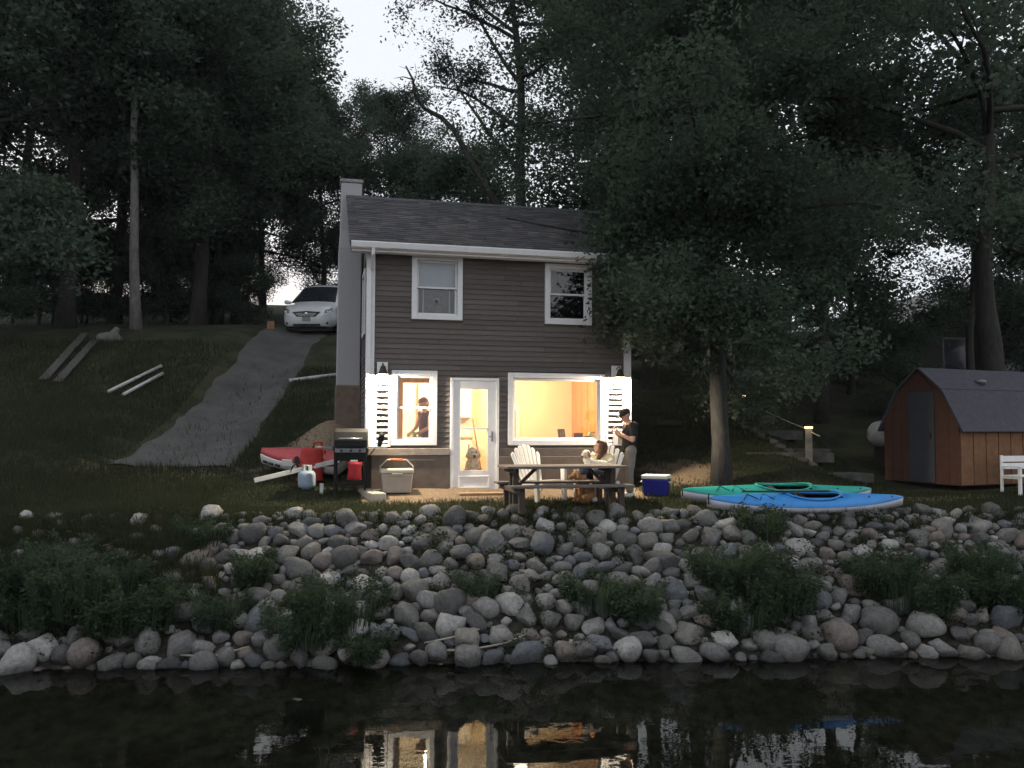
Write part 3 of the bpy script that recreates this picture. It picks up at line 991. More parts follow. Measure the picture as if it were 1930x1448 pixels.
# ---- upright red moulded carrier
cp = at(583, 900, 14.95)
rz_ = Tz(cp.x, cp.y)
red = M("red_moulded_plastic", (.36, .028, .020), .5, .15, 6, .1)
rc = thing("red_plastic_float", "tall upright red plastic float with a handle slot at its top", "float", (cp.x, cp.y, rz_), R(12))
loops = []
for k in range(15):
    f = k / 14
    rr = 1 + .07 * (1 if k % 2 else -1) * (1 if .05 < f < .75 else 0)
    wd = (.235 - .05 * f * f) * rr; dp = (.10 - .02 * f) * rr
    loops.append([(wd * math.cos(a) * (1 if True else 0) + .05 * f, dp * math.sin(a), .04 + .60 * f) for a in [2 * math.pi * j / 14 for j in range(14)]])
MB().loft(loops).build("body", red, rc, True)
MB().tube([(.06, 0, .62), (.075, -.01, .74), (.21, -.01, .74), (.215, 0, .60), (.20, 0, .50)], .024, 10).build("handle", red, rc, True)
MB().tube([(.20, -.03, .62), (.27, -.04, .59), (.28, -.04, .53)], .02, 8).build("spout", red, rc, True)
MB().tube([(-.17, -.05, .42), (-.30, -.07, .30), (-.36, -.05, .10), (-.22, -.02, .02), (-.1, -.06, .02)], .014, 8).build("hose", black, rc, True)
MB().tube([(-.16, -.02, .38), (-.22, -.03, .20), (-.20, -.02, .03)], .022, 8).build("strap", black, rc, True)

# ---- red and white pedal-boat hull
cp = at(572, 880, 15.6)
bz = Tz(cp.x, cp.y)
pb = thing("pedal_boat", "small white boat with a red deck lying on the grass behind the propane tank", "boat", (cp.x, cp.y, bz + .06), R(-14))
pb.rotation_euler = (R(17), R(3), R(-14)); pb.scale = (.88, .88, .88)
hullm = M("white_hull", (.62, .60, .58), .45, .1, 4)
redd = M("faded_red_deck", (.42, .07, .075), .5, .2, 4)
def hull_sections(z_in, dz, inset):
    L = []
    for k in range(15):
        f = k / 14
        x = -.95 + 1.9 * f
        w = (.44 * math.sin(math.pi * .5 * min(1, .10 + f * 1.5)) ** .8 * (1 - .25 * max(0, f - .7)) + .01) - inset
        lift = .06 * (1 - f) ** 2
        L.append((x, max(w, .02), lift))
    return L
lp = []
for x, w, l in hull_sections(0, 0, 0):
    lp.append([(x, -w, .24 + l), (x, -w * .96, .12 + l), (x, -w * .7, .02 + l), (x, w * .7, .02 + l), (x, w * .96, .12 + l), (x, w, .24 + l)])
MB().loft(lp).build("hull", hullm, pb, True, bevel=.01)
lp = []
for i, (x, w, l) in enumerate(hull_sections(0, 0, .03)):
    crown = .10 + .05 * math.sin(math.pi * i / 14)
    lp.append([(x, -w, .245 + l), (x, -w * .7, .245 + crown * .75 + l), (x, 0, .245 + crown + l), (x, w * .7, .245 + crown * .75 + l), (x, w, .245 + l)])
MB().loft(lp).build("deck", redd, pb, True)
for x, y in ((-.78, -.205), (-.60, -.29), (-.40, -.36)):
    MB().box(x - .07, x + .07, y - .02, y + .02, .14, .19, Matrix.Translation((x, y, 0)) @ Matrix.Rotation(R(-27), 4, 'Z') @ Matrix.Translation((-x, -y, 0))).build("port", M("dark_recess", (.03, .03, .03), .8), pb, bevel=.006)
MB().box(-.22, .02, -.42, -.40, .26, .42, Matrix.Rotation(R(8), 4, 'X')).build("white_flap", plastic_w, pb, bevel=.01)
MB().tube([(.05, -.36, .38), (.12, -.40, .30), (.16, -.44, .18)], [.05, .07, .05], 10).build("motor_mount", black, pb, True)

# ---- white pipes and boards
def pole(name, label, cat, p0, p1, r, mat, group=None, sides=10):
    p0 = Vector(p0); p1 = Vector(p1)
    t = thing(name, label, cat, p0, 0, group)
    MB().tube([(0, 0, 0), p1 - p0], r, sides).build("pipe", mat, t, True)
    return t
pvc = M("white_pvc", (.46, .46, .45), .5, .2, 5)
p0 = at(480, 888, 14.75); p1 = at(640, 868, 15.0)
p0.z = Tz(p0.x, p0.y) + .10; 
t = thing("white_post", "long white square post resting across the grass below the red boat", "post", p0, 0)
MB().beam((0, 0, 0), p1 - p0, .085, .085).build("shaft", pvc, t, bevel=.008)
def on_slope(u0, Y0, u1, Y1, lift):
    a = G(u0, Y0, lift); b = G(u1, Y1, lift); return a, b
a, b = on_slope(205, 20.6, 303, 23.0, .08); pole("drain_pipe", "upper of the two white pipes on the dark slope left of the driveway", "pipe", a, b, .045, pvc, "white pipes on the left slope")
a, b = on_slope(232, 20.4, 306, 22.4, .08); pole("drain_pipe", "lower of the two white pipes on the dark slope left of the driveway", "pipe", a, b, .045, pvc, "white pipes on the left slope")
a, b = on_slope(545, 24.2, 640, 24.8, .05); pole("drain_pipe", "single white pipe lying across the bank between driveway and chimney", "pipe", a, b, .055, pvc)
wd_pale = M("silvered_board", (.075, .07, .065), .9, .25, 6, .2, stretch=(1, 6, 6))
for (u0, Y0, u1, Y1, lab) in ((108, 21.6, 180, 25.6, "right of two grey boards lying up the dark slope at far left"), (82, 21.8, 160, 26.2, "left of two grey boards lying up the dark slope at far left")):
    a, b = on_slope(u0, Y0, u1, Y1, .06)
    t = thing("board", lab, "board", a, 0, "grey boards on the left slope"); MB().beam((0, 0, 0), b - a, .22, .04).build("plank", wd_pale, t)
a = G(205, 25.6)
t = thing("pale_sack", "pale crumpled sack slumped on the dark slope at far left", "sack", a, .3)
blob("sack_body", [((-.2, 0, .12), .16, (.15, 0, .14), .19), ((.1, .02, .2), .14, (.2, .03, .38), .10), ((-.25, 0, .08), .1, (.3, 0, .08), .1)], M("pale_tarp", (.13, .125, .115), .8, .15), t, .02, 2, .015, 6)

# ---- kayaks
def kayak(label, p0, p1, deck, hull, extra):
    p0 = Vector(p0); p1 = Vector(p1)
    L = (p1 - p0).length
    t = thing("kayak", label, "kayak", (p0 + p1) / 2, math.atan2(p1.y - p0.y, p1.x - p0.x), "sit-in kayaks on the bank")
    n = 25; W_ = .36
    def sec(k):
        f = k / (n - 1); x = (f - .5) * L
        w = W_ * max(.012, math.sin(math.pi * f)) ** .85
        rise = .10 * abs(2 * f - 1) ** 4
        return f, x, w, rise
    lp = []
    for k in range(n):
        f, x, w, r = sec(k)
        zs = .18 + r * .6
        lp.append([(x, -w, zs), (x, -w * .93, zs * .6 + r * .4), (x, -w * .6, .02 + r), (x, 0, .0 + r * 1.2), (x, w * .6, .02 + r), (x, w * .93, zs * .6 + r * .4), (x, w, zs)])
    MB().loft(lp).build("hull", hull, t, True)
    t.rotation_euler.x = R(10)
    # deck with an open cockpit
    V = []; F = []; m = 9
    for k in range(n):
        f, x, w, r = sec(k)
        cr = .12 * math.sin(math.pi * f) ** .5 + .02
        for j in range(m):
            g = -1 + 2 * j / (m - 1)
            V.append((x, g * w * 1.01, .183 + r * .6 + cr * (1 - abs(g) ** 2.2)))
    for k in range(n - 1):
        for j in range(m - 1):
            f = (k + .5) / (n - 1); g = abs(-1 + 2 * (j + .5) / (m - 1))
            if .40 < f < .66 and g < .62: continue
            F.append((k * m + j, (k + 1) * m + j, (k + 1) * m + j + 1, k * m + j + 1))
    mb = MB(); mb.add(V, F)
    d = link("deck", mb.mesh("deck", True), deck, t)
    so = d.modifiers.new("thick", 'SOLIDIFY'); so.thickness = .012
    rim = []
    for a in range(29):
        q = 2 * math.pi * a / 28
        x = (.53 - .5) * L + .145 * L * math.cos(q); y = .25 * math.sin(q)
        rim.append((x, y, .335 - .9 * y * y))
    MB().tube(rim, .016, 8, False).build("cockpit_rim", deck, t, True)
    sx = .03 * L
    MB().box(sx - .2, sx + .2, -.17, .17, .07, .12).box(sx - .24, sx - .18, -.17, .17, .12, .30).build("seat", M("black_seat", (.02, .02, .022), .7), t, bevel=.02)
    cord = M("black_cord", (.02, .02, .02), .8)
    for f0 in (-.34, -.26):
        MB().tube([(f0 * L, -.18, .27), (f0 * L + .12, 0, .312), (f0 * L + .22, -.2, .285)], .008, 6).build("deck_cord", cord, t, True)
    MB().tube([(-.495 * L, -.01, .33), (-.50 * L, -.03, .26), (-.497 * L, -.04, .16)], .012, 6).build("toggle", cord, t, True)
    for f0 in (-.18, .30, .42):
        MB().ball((f0 * L, -.12, .29), .014, 6).build("fitting", cord, t)
    return t
k0 = at(1283, 955, 13.9); k1 = at(1640, 945, 14.3)
k0.z = Tz(k0.x, k0.y) + .01; k1.z = Tz(k1.x, k1.y) + .01
greyh = M("pale_grey_hull", (.42, .42, .47), .5, .08)
kayak("teal green kayak lying on the bank behind the blue one", k0, k1, M("teal_plastic", (.03, .34, .29), .4, .12, 3), greyh, 0)
k0 = at(1332, 970, 13.0); k1 = at(1700, 972, 13.35)
k0.z = Tz(k0.x, k0.y) + .02; k1.z = Tz(k1.x, k1.y) + .02
kb = kayak("blue kayak with pale hull nearest the rocks", k0, k1, M("blue_plastic", (.045, .24, .60), .4, .10, 3), greyh, 1)
# paddle lying on the blue kayak's deck
pd = thing("paddle", "black-bladed paddle lying across the blue kayak's foredeck", "paddle", kb.location + Vector((-.1, -.02, .345)), kb.rotation_euler.z + R(3))
MB().tube([(-1.0, -.06, .01), (-.42, -.03, .0), (.55, .06, -.004)], .015, 8).build("shaft", M("paddle_shaft", (.03, .03, .035), .5), pd, True)
MB().loft([[(-.42, -.05, .0), (-.42, .0, .0), (-.42, .0, .012), (-.42, -.05, .012)], [(-.30, -.11, .0), (-.30, .06, .0), (-.30, .06, .012), (-.30, -.11, .012)],
           [(-.05, -.10, -.01), (-.05, .06, -.01), (-.05, .06, .002), (-.05, -.10, .002)], [(.02, -.05, -.012), (.02, .02, -.012), (.02, .02, -.002), (.02, -.05, -.002)]]).build("blade", black, pd)

# ---- shed
A = at(1810, 905, 16.6); Bp = at(1668, 890, 18.3)
dv = Vector((A.x - Bp.x, A.y - Bp.y, 0)); wS = dv.length; ang = math.atan2(dv.y, dv.x)
gz = .10
sh = thing("garden_shed", "orange-brown gambrel-roofed garden shed with a grey door", "shed", (Bp.x, Bp.y, gz), ang)
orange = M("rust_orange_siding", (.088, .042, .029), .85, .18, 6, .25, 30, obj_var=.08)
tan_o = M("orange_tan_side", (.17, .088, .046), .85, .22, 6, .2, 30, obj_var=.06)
LD = 3.4; ez = 1.28; kz = 1.95; pz = 2.42
poly = [(0, 0), (wS, 0), (wS, ez), (wS * .80, kz), (wS / 2, pz), (wS * .20, kz), (0, ez)]
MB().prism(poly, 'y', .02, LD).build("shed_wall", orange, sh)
# vertical boards on the gable end
nb = 8
for i in range(nb):
    x0 = wS * i / nb; x1 = wS * (i + 1) / nb
    if .34 < (x0 + x1) / 2 / wS < .70: continue
    def topz(x):
        f = x / wS; f = min(f, 1 - f)
        return ez + (kz - ez) * min(1, f / .2) if f < .2 else kz + (pz - kz) * (f - .2) / .3
    xs = [x0 + .004, x1 - .004]
    pl = [(xs[0], .02), (xs[1], .02), (xs[1], topz(xs[1]) - .03)]
    for xm in (wS * .2, wS * .8):
        if xs[0] < xm < xs[1]: pl.append((xm, topz(xm) - .03))
    pl.append((xs[0], topz(xs[0]) - .03))
    MB().prism(pl, 'y', -.004, .018).build("board", orange, sh)
MB().prism([(wS * .35, 1.97), (wS * .69, 1.97), (wS * .5, pz - .06)], 'y', -.003, .018).build("gable_panel", orange, sh)
grey_d = M("slate_grey_door", (.055, .058, .068), .7, .1, 6, .15, 30)
sd = MB().box(wS * .35, wS * .69, -.02, .017, .03, 1.95).build("door", grey_d, sh, bevel=.006)
MB().box(wS * .64, wS * .66, -.05, -.021, .95, 1.07).build("handle", dark_metal, sd)
# side boards
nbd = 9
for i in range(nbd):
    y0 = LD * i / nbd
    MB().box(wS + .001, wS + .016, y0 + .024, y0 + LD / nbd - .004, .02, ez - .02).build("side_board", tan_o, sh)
roofm = M("violet_grey_shingle", (.068, .066, .082), .95, .2, 9, .4, 60)
def rp(a, b, nm):
    d = Vector((b[0] - a[0], 0, b[1] - a[1])).normalized(); nrm = Vector((-d.z, 0, d.x))
    if nrm.z < 0: nrm = -nrm
    V = []
    for y in (-.06, LD + .1):
        for p, h in ((a, .004), (b, .004), (b, .045), (a, .045)):
            V.append((p[0] + nrm.x * h, y, p[1] + nrm.z * h))
    return MB().add(V, [(0, 1, 2, 3), (7, 6, 5, 4), (0, 4, 5, 1), (1, 5, 6, 2), (2, 6, 7, 3), (3, 7, 4, 0)]).build(nm, roofm, sh, bevel=.006)
r1 = rp((wS + .10, ez - .20), (wS * .80, kz), "lower_roof"); rp((wS * .80, kz), (wS / 2, pz), "upper_roof")
rp((-.10, ez - .20), (wS * .20, kz), "lower_roof"); rp((wS * .20, kz), (wS / 2, pz), "upper_roof")
MB().lathe([(.09, 0), (.09, .05), (.13, .06), (.12, .10), (.02, .13)], 14, (wS * .72, 1.35, kz + .14)).build("roof_vent", M("dull_zinc", (.2, .2, .22), .5, metal=.6), sh, True)

# ---- white bench beside the shed
cp = Vector((10.36, 16.45, 0))
bn = thing("garden_bench", "white slatted bench cut by the right edge in front of the shed", "bench", (cp.x, cp.y, Tz(cp.x, cp.y) - .03), R(20))
bn.scale = (.9, .9, .9)
for z in (.78, .62):
    MB().box(-.62, .62, .20, .225, z - .065, z + .065).build("back_slat", white, bn, bevel=.006)
for y in (-.18, -.04, .10):
    MB().box(-.60, .60, y - .055, y + .055, .40, .43).build("seat_slat", white, bn, bevel=.006)
for x in (-.54, .54):
    MB().box(x - .03, x + .03, .226, .27, 0, .86).build("back_post", white, bn, bevel=.006)
    MB().box(x - .03, x + .03, -.22, -.16, 0, .60).build("front_leg", white, bn, bevel=.006)
    MB().box(x - .04, x + .04, -.24, .198, .602, .63).build("arm", white, bn, bevel=.006)
    MB().box(x - .02, x + .02, -.16, .225, .35, .398).build("side_rail", white, bn)
# assumed low lamp, unseen, added to light bench and shed wall from the right
cp = Vector((11.6, 14.9, 0)); lz = Tz(cp.x, cp.y)
gl = thing("assumed_lamp", "assumed low garden lamp post, added out of view right of the white bench", "garden lamp", (cp.x, cp.y, lz), 0)
MB().tube([(0, 0, 0), (0, 0, 1.45)], .025, 10).build("post", dark_metal, gl, True)
MB().lathe([(.12, 1.60), (.10, 1.63), (.02, 1.66)], 16).build("cap", dark_metal, gl, True)
MB().lathe([(.05, 1.45), (.07, 1.48), (.07, 1.58), (.05, 1.60)], 16).build("lens", emitter("assumed_lamp_lens", (1, .8, .5), 8), gl, True)
lamp_light("assumed_lamp_light", (-.16, .10, 1.50), 9, (1, .84, .6), .04, gl)

# ---- white storage tank beyond the shed
cp = at(1683, 818, 19.4)
st = thing("storage_tank", "pale rounded tank showing past the left side of the shed", "tank", (cp.x, cp.y, Tz(cp.x, cp.y)), R(20))
zc = max(.45, cp.z - st.location.z)
MB().lathe([(.01, -.75), (.18, -.72), (.28, -.6), (.31, -.45), (.31, .45), (.28, .6), (.18, .72), (.01, .75)], 22, (0, 0, 0), Matrix.Translation((.1, 0, zc)) @ Matrix.Rotation(R(90), 4, 'Y')).build("shell", M("pale_tank_paint", (.40, .40, .42), .5, .1), st, True)
for x in (-.3, .5):
    MB().box(x - .06, x + .06, -.22, .22, -.1, zc - .2).build("saddle", M("tank_saddle", (.05, .05, .05), .9), st)

# ---- post lights and rope
def post_light(label, u, vtop, Y, g):
    p = at(u, vtop, Y); z0 = Tz(p.x, Y)
    t = thing("post_light", label, "post light", (p.x, Y, z0), R(-20), g)
    h = p.z - z0
    MB().box(-.075, .075, -.075, .075, -.05, h - .05).build("post", M("grey_timber", (.15, .14, .13), .85, .25, 6, .2), t, bevel=.008)
    MB().box(-.085, .085, -.085, .085, h - .05, h - .02).build("lens", emitter("post_lens", (1, .74, .38), 5.5), t)
    MB().lathe([(.135, h - .018), (.13, h), (.03, h + .035)], 4, (0, 0, 0), Matrix.Rotation(R(45), 4, 'Z')).build("cap", dark_metal, t)
    lamp_light("post_glow", (0, -.2, h - .03), 1.2, (1, .75, .4), .03, t)
    return Vector((p.x, Y, p.z - .08))
e1 = post_light("nearer post light with glowing cap at the foot of the stone steps", 1524, 803, 18.0, "solar post lights on the steps")
e2 = post_light("farther post light with glowing cap up the steps behind the tree trunk", 1398, 744, 20.6, "solar post lights on the steps")
def sag(a, b, s, n=12):
    return [a.lerp(b, i / n) + Vector((0, 0, -s * 4 * (i / n) * (1 - i / n))) for i in range(n + 1)]
e3 = at(1330, 712, 22.2); e4 = at(1545, 822, 17.7)
t = thing("rope", "pale rope strung between the two post lights along the steps", "rope", e1, 0)
pts = [p - e1 for p in sag(e3, e2, .03) + sag(e2, e1, .05)[1:] + sag(e1, e4, .02, 4)[1:]]
MB().tube(pts, .014, 6).build("strand", M("pale_rope", (.38, .35, .30), .9), t, True)

# ---- stone steps climbing to the left behind the trunk
stepm = M("flagstone", (.075, .072, .068), .9, .4, 4, .5, 25, obj_var=.25)
stp = thing("stone_steps", "flight of rough stone steps climbing left behind the tree trunk", "steps", (0, 0, 0), 0)
random.seed(12)
for i, (u, v, Y, wpx, dep) in enumerate([(1580, 884, 17.6, 135, .5), (1490, 868, 18.1, 170, .5), (1505, 850, 18.8, 130, .55), (1455, 824, 19.6, 120, .55), (1400, 800, 20.4, 120, .6), (1365, 782, 21.2, 100, .6), (1330, 764, 22.0, 90, .6)]):
    p = at(u, v, Y); w = wpx / FPX * Y / 2; z = Tz(p.x, Y + .15) + .05
    rr = [random.uniform(-.06, .06) for _ in range(6)]
    lp = [[(p.x - w, Y + rr[0], z + dz), (p.x - w * .3, Y - .06 + rr[1], z + dz), (p.x + w * .6, Y - .03 + rr[2], z + dz), (p.x + w, Y + .05 + rr[3], z + dz), (p.x + w * .8, Y + dep, z + dz), (p.x - w * .8, Y + dep + rr[4], z + dz)] for dz in (-.22, -.03, .0)]
    lp[2] = [(q[0] * .985 + p.x * .015, q[1], q[2]) for q in lp[2]]
    MB().loft(lp).build("step", stepm, stp, bevel=.015)
for i in range(16):
    f = i / 15
    u = 1530 - 130 * f + random.uniform(-8, 8); Y = 17.8 + 2.0 * f
    p = G(u, Y, .03); r = random.uniform(.06, .12)
    o = MB().ball(p, r, 6, 1.3, 1, .7, Matrix.Rotation(random.random() * 6, 4, 'Z')).build("edge_stone", stepm, stp, True)
# short ledge right of the cottage
t = MB().box(-.32, .32, -.08, .08, -.12, .0).build("step_slab", stepm, None, bevel=.012)
p = at(1260, 792, 19.6); t.location = p; tag(t, "single pale stone slab set in the slope just right of the cottage", "stone slab")

# ---- neighbour's house up behind the shed
p0 = at(1735, 700, 27); zg = Tz(p0.x, 27)
nh = thing("neighbour_house", "dim neighbouring house with a pale roof edge behind the shed", "house", (p0.x, 27, zg), R(10))
nm = M("dusky_siding", (.04, .038, .036), .9, .15)
zt = at(1735, 612, 27).z - zg
MB().prism([(0, -.5), (4.6, -.5), (4.6, zt), (2.3, zt + 1.25), (0, zt)], 'y', 0, 7).build("wall", nm, nh)
rf = M("pale_roof_edge", (.32, .31, .30), .85, .2)
for a, b in (((-.35, zt - .19), (2.3, zt + 1.25)), ((4.95, zt - .19), (2.3, zt + 1.25))):
    d = Vector((b[0] - a[0], 0, b[1] - a[1])).normalized(); nn = Vector((-d.z, 0, d.x)); nn = nn if nn.z > 0 else -nn
    V = [(p[0] + nn.x * h, y, p[1] + nn.z * h) for y in (-.4, 7.4) for p, h in ((a, .01), (b, .01), (b, .28), (a, .28))]
    MB().add(V, [(0, 1, 2, 3), (7, 6, 5, 4), (0, 4, 5, 1), (1, 5, 6, 2), (2, 6, 7, 3), (3, 7, 4, 0)]).build("roof", rf, nh)
for x in (.8, 2.8):
    w_ = MB().box(x, x + 1.0, -.03, -.002, zt - 1.6, zt - .4).build("window", M("dim_frame", (.12, .12, .12), .7), nh)
    MB().box(x + .07, x + .93, -.036, -.031, zt - 1.53, zt - .47).build("pane", MATS["dark_pane"], w_)

# ================================================================== MINIVAN
def minivan():
    yb = 29.4
    cx = at(578, 620, yb).x
    zf = Tz(cx, yb + .9); zr = Tz(cx, yb + 3.9)
    pit = math.atan2(zr - zf, 3.0)
    t = thing("minivan", "white minivan parked nose-down at the top of the gravel driveway", "van", (cx, yb, zf - math.tan(pit) * .9 + .05), 0)
    t.rotation_euler = (pit, 0, R(-3))
    paint = M("white_car_paint", (.60, .61, .63), .22, .03, 3, spec=.6)
    dark = M("car_black_trim", (.015, .015, .017), .5)
    gls = M("car_glass", (.02, .025, .03), .06, spec=.8)
    st = [  # y, half width, bottom, belt, top, top half width
        (.00, .55, .34, .62, .66, .45), (.06, .74, .25, .68, .74, .62), (.20, .88, .21, .78, .86, .74), (.50, .955, .20, .88, .97, .80),
        (.90, .985, .20, .97, 1.05, .80), (1.20, .99, .20, 1.02, 1.10, .79), (1.75, .99, .20, 1.05, 1.52, .72), (2.10, .99, .20, 1.06, 1.70, .68),
        (2.8, .99, .20, 1.07, 1.76, .67), (4.2, .99, .20, 1.07, 1.75, .67), (4.75, .97, .22, 1.07, 1.68, .66), (5.0, .90, .30, 1.0, 1.30, .66)]
    lp = []
    for y, w, zb, zl, zt, wt in st:
        half = [(.0, zb), (w * .85, zb), (w * .97, zb + .10), (w, (zb + zl) / 2), (w * .975, zl), (wt + (w * .975 - wt) * .12, zt - .07), (wt * .86, zt - .005), (wt * .45, zt + .02)]
        lp.append([(x, y, z) for x, z in half] + [(0, y, zt + .03)] + [(-x, y, z) for x, z in half[::-1][:-1]])
    body = MB().loft(lp).build("body", paint, t, True)
    soft(body, 40)
    def P(i, x):  # windshield surface between stations 5 and 7
        return st[i]
    # windscreen panel
    V = []
    for f in (0, .33, .66, 1.0):
        y = 1.22 + (2.06 - 1.22) * f
        zt = np.interp(y, [s[0] for s in st], [s[4] for s in st]); wt = np.interp(y, [s[0] for s in st], [s[5] for s in st])
        for g in np.linspace(-1, 1, 9):
            V.append((g * wt * (.97 - .02 * f), y - .012, zt + .018 - .030 * abs(g) ** 2.2 + .014))
    F = [(r * 9 + k, r * 9 + k + 1, (r + 1) * 9 + k + 1, (r + 1) * 9 + k) for r in range(3) for k in range(8)]
    link("windshield", MB().add(V, F).mesh("windshield", True), gls, t)
    for s in (-1, 1):
        # side glass
        V = [(s * .972, 1.35, 1.08), (s * .972, 4.6, 1.10), (s * .76, 4.45, 1.62), (s * .755, 2.25, 1.64)]
        link("side_window", MB().add([(v[0] + s * .012, v[1], v[2]) for v in V], [(0, 1, 2, 3)]).mesh("side_window"), gls, t)
        hl = MB().loft([[(s * .50, .10, .70), (s * .50, .12, .76), (s * .50, .20, .76), (s * .50, .20, .70)], [(s * .72, .10, .72), (s * .72, .19, .845), (s * .72, .26, .845), (s * .72, .26, .72)],
                        [(s * .90, .26, .76), (s * .88, .36, .92), (s * .86, .42, .92), (s * .88, .40, .76)]]).build("headlight", M("headlight_lens", (.16, .165, .18), .08, .4, 14, spec=.9), t, True)
        MB().tube([(s * .76, .12, .76), (s * .76, .10, .76)], .035, 12).build("reflector", M("chrome", (.7, .7, .7), .1, metal=1), hl)
        MB().ball((s * .70, .085, .36), .065, 10, 1.2, .5, .8).build("fog_lamp", dark, t, True)
        mr = blob("mirror", [((s * 1.02, 1.35, 1.10), .07, (s * 1.14, 1.32, 1.12), .085)], paint, t, .02, 2)
        for y in (.95, 4.0):
            w = MB()
            m4 = Matrix.Translation((s * .89, y, .33)) @ Matrix.Rotation(R(90), 4, 'Y')
            w.lathe([(.05, -.11), (.25, -.11), (.325, -.09), (.335, -.04), (.335, .04), (.325, .09), (.25, .11), (.05, .11)], 24, (0, 0, 0), m4)
            wo = w.build("wheel", M("tyre_rubber", (.02, .02, .02), .85), t, True)
            MB().lathe([(.01, -.115), (.20, -.118), (.22, -.112), (.22, .112), (.20, .118), (.01, .115)], 18, (0, 0, 0), m4).build("rim", M("alloy", (.4, .4, .42), .35, metal=.8), wo, True)
    g = MB().prism([(-.50, .76), (-.34, .58), (.34, .58), (.50, .76), (.0, .79)], 'y', -.01, .16).build("grille", dark, t, bevel=.01)
    for k in range(3):
        z = .62 + k * .045
        MB().box(-.30 - k * .045, .30 + k * .045, -.022, -.011, z - .007, z + .007).build("grille_bar", MATS["chrome"], g)
    MB().ball((0, -.015, .70), .05, 10, 1.3, .3, .9).build("badge", MATS["chrome"], t, True)
    MB().box(-.50, .50, .005, .07, .26, .40).build("lower_intake", dark, t, bevel=.015)
    MB().box(-.80, .80, .35, 4.7, .06, .30).build("underbody_shade", dark, t)  # dark box added as the shade beneath the van's body
    MB().box(-.155, .155, -.02, -.004, .43, .585).build("number_plate", M("dull_plate", (.22, .24, .27), .6, .2, 30), t, bevel=.006)
    return t
minivan()
# small coloured thing by the van's wheel
p = G(510, 29.0)
t = thing("lawn_flag", "small orange and white marker on the grass left of the minivan", "marker", p, 0)
MB().box(-.13, .13, -.02, .02, .05, .34).build("panel", M("orange_marker", (.22, .12, .06), .7, .3, 9), t, bevel=.01)
MB().tube([(0, 0, -.05), (0, 0, .06)], .012, 6).build("stake", dark_metal, t)

# ================================================================== PEOPLE AND DOGS
skin = M("skin_light", (.52, .30, .21), .55, .08, 12, spec=.35)
def V3(*a): return Vector(a)

def hand(wrist, dirv, side, curl=.5, r=1.0, thumb=1):
    """capsules of a palm, four bent fingers and a thumb"""
    d = Vector(dirv).normalized(); s = Vector(side); s = (s - d * s.dot(d)).normalized()
    n = d.cross(s)
    w = Vector(wrist); pe = w + d * .085
    caps = [(w, .026, w + d * .03, .028)]
    for k in range(4):
        o = s * ((k - 1.5) * .021)
        caps.append((w + d * .02 + o * .7, .017, pe + o, .0125))
        L = (.062, .074, .070, .054)[k]
        b1 = pe + o + (d * math.cos(curl * .7) + n * math.sin(curl * .7)) * L * .55
        b2 = b1 + (d * math.cos(curl * 1.7) + n * math.sin(curl * 1.7)) * L * .55
        caps += [(pe + o, .0105, b1, .0095), (b1, .0095, b2, .0075)]
    tb = w + d * .025 - s * .028 * thumb
    t1 = tb + (d * .6 - s * .7 * thumb + n * .3).normalized() * .04
    t2 = t1 + (d * .85 + n * .4 - s * .2 * thumb).normalized() * .032
    caps += [(tb, .015, t1, .012), (t1, .012, t2, .0095)]
    return caps

def head(c, fwd, up, k=1.0):
    """skull, jaw, nose, ears, neck root: returns (caps, hair caps, eyes)"""
    c = Vector(c); f = Vector(fwd).normalized(); u = Vector(up); u = (u - f * u.dot(f)).normalized(); s = f.cross(u)
    caps = [(c + u * .03 - f * .018, .086 * k, c + u * .035 + f * .022, .080 * k), (c - u * .01 + f * .03, .068 * k, c - u * .06 + f * .042, .048 * k),
            (c + f * .088 + u * .012, .010, c + f * .108 - u * .018, .014), (c + f * .085 - u * .045, .02, c + f * .088 - u * .047, .02)]
    for q in (-1, 1):
        caps.append((c + s * (.082 * q) + u * .015, .014, c + s * (.086 * q) - u * .02, .012))
        caps.append((c + f * .082 + s * (.03 * q) + u * .028, .012, c + f * .080 + s * (.045 * q) + u * .026, .011))
    eyes = [c + f * .089 + s * (.031 * q) + u * .012 for q in (-1, 1)]
    mouth = c + f * .098 - u * .052
    return caps, eyes, mouth, (c, f, u, s)

def face_bits(t, eyes, mouth, fr):
    for e in eyes:
        MB().ball(e, .012, 8).build("eye", M("eye_dark", (.03, .02, .015), .2), t, True)
    c, f, u, s = fr
    MB().tube([mouth - s * .022, mouth + f * .004, mouth + s * .022], .006, 6).build("mouth", M("lips", (.36, .13, .11), .5), t, True)

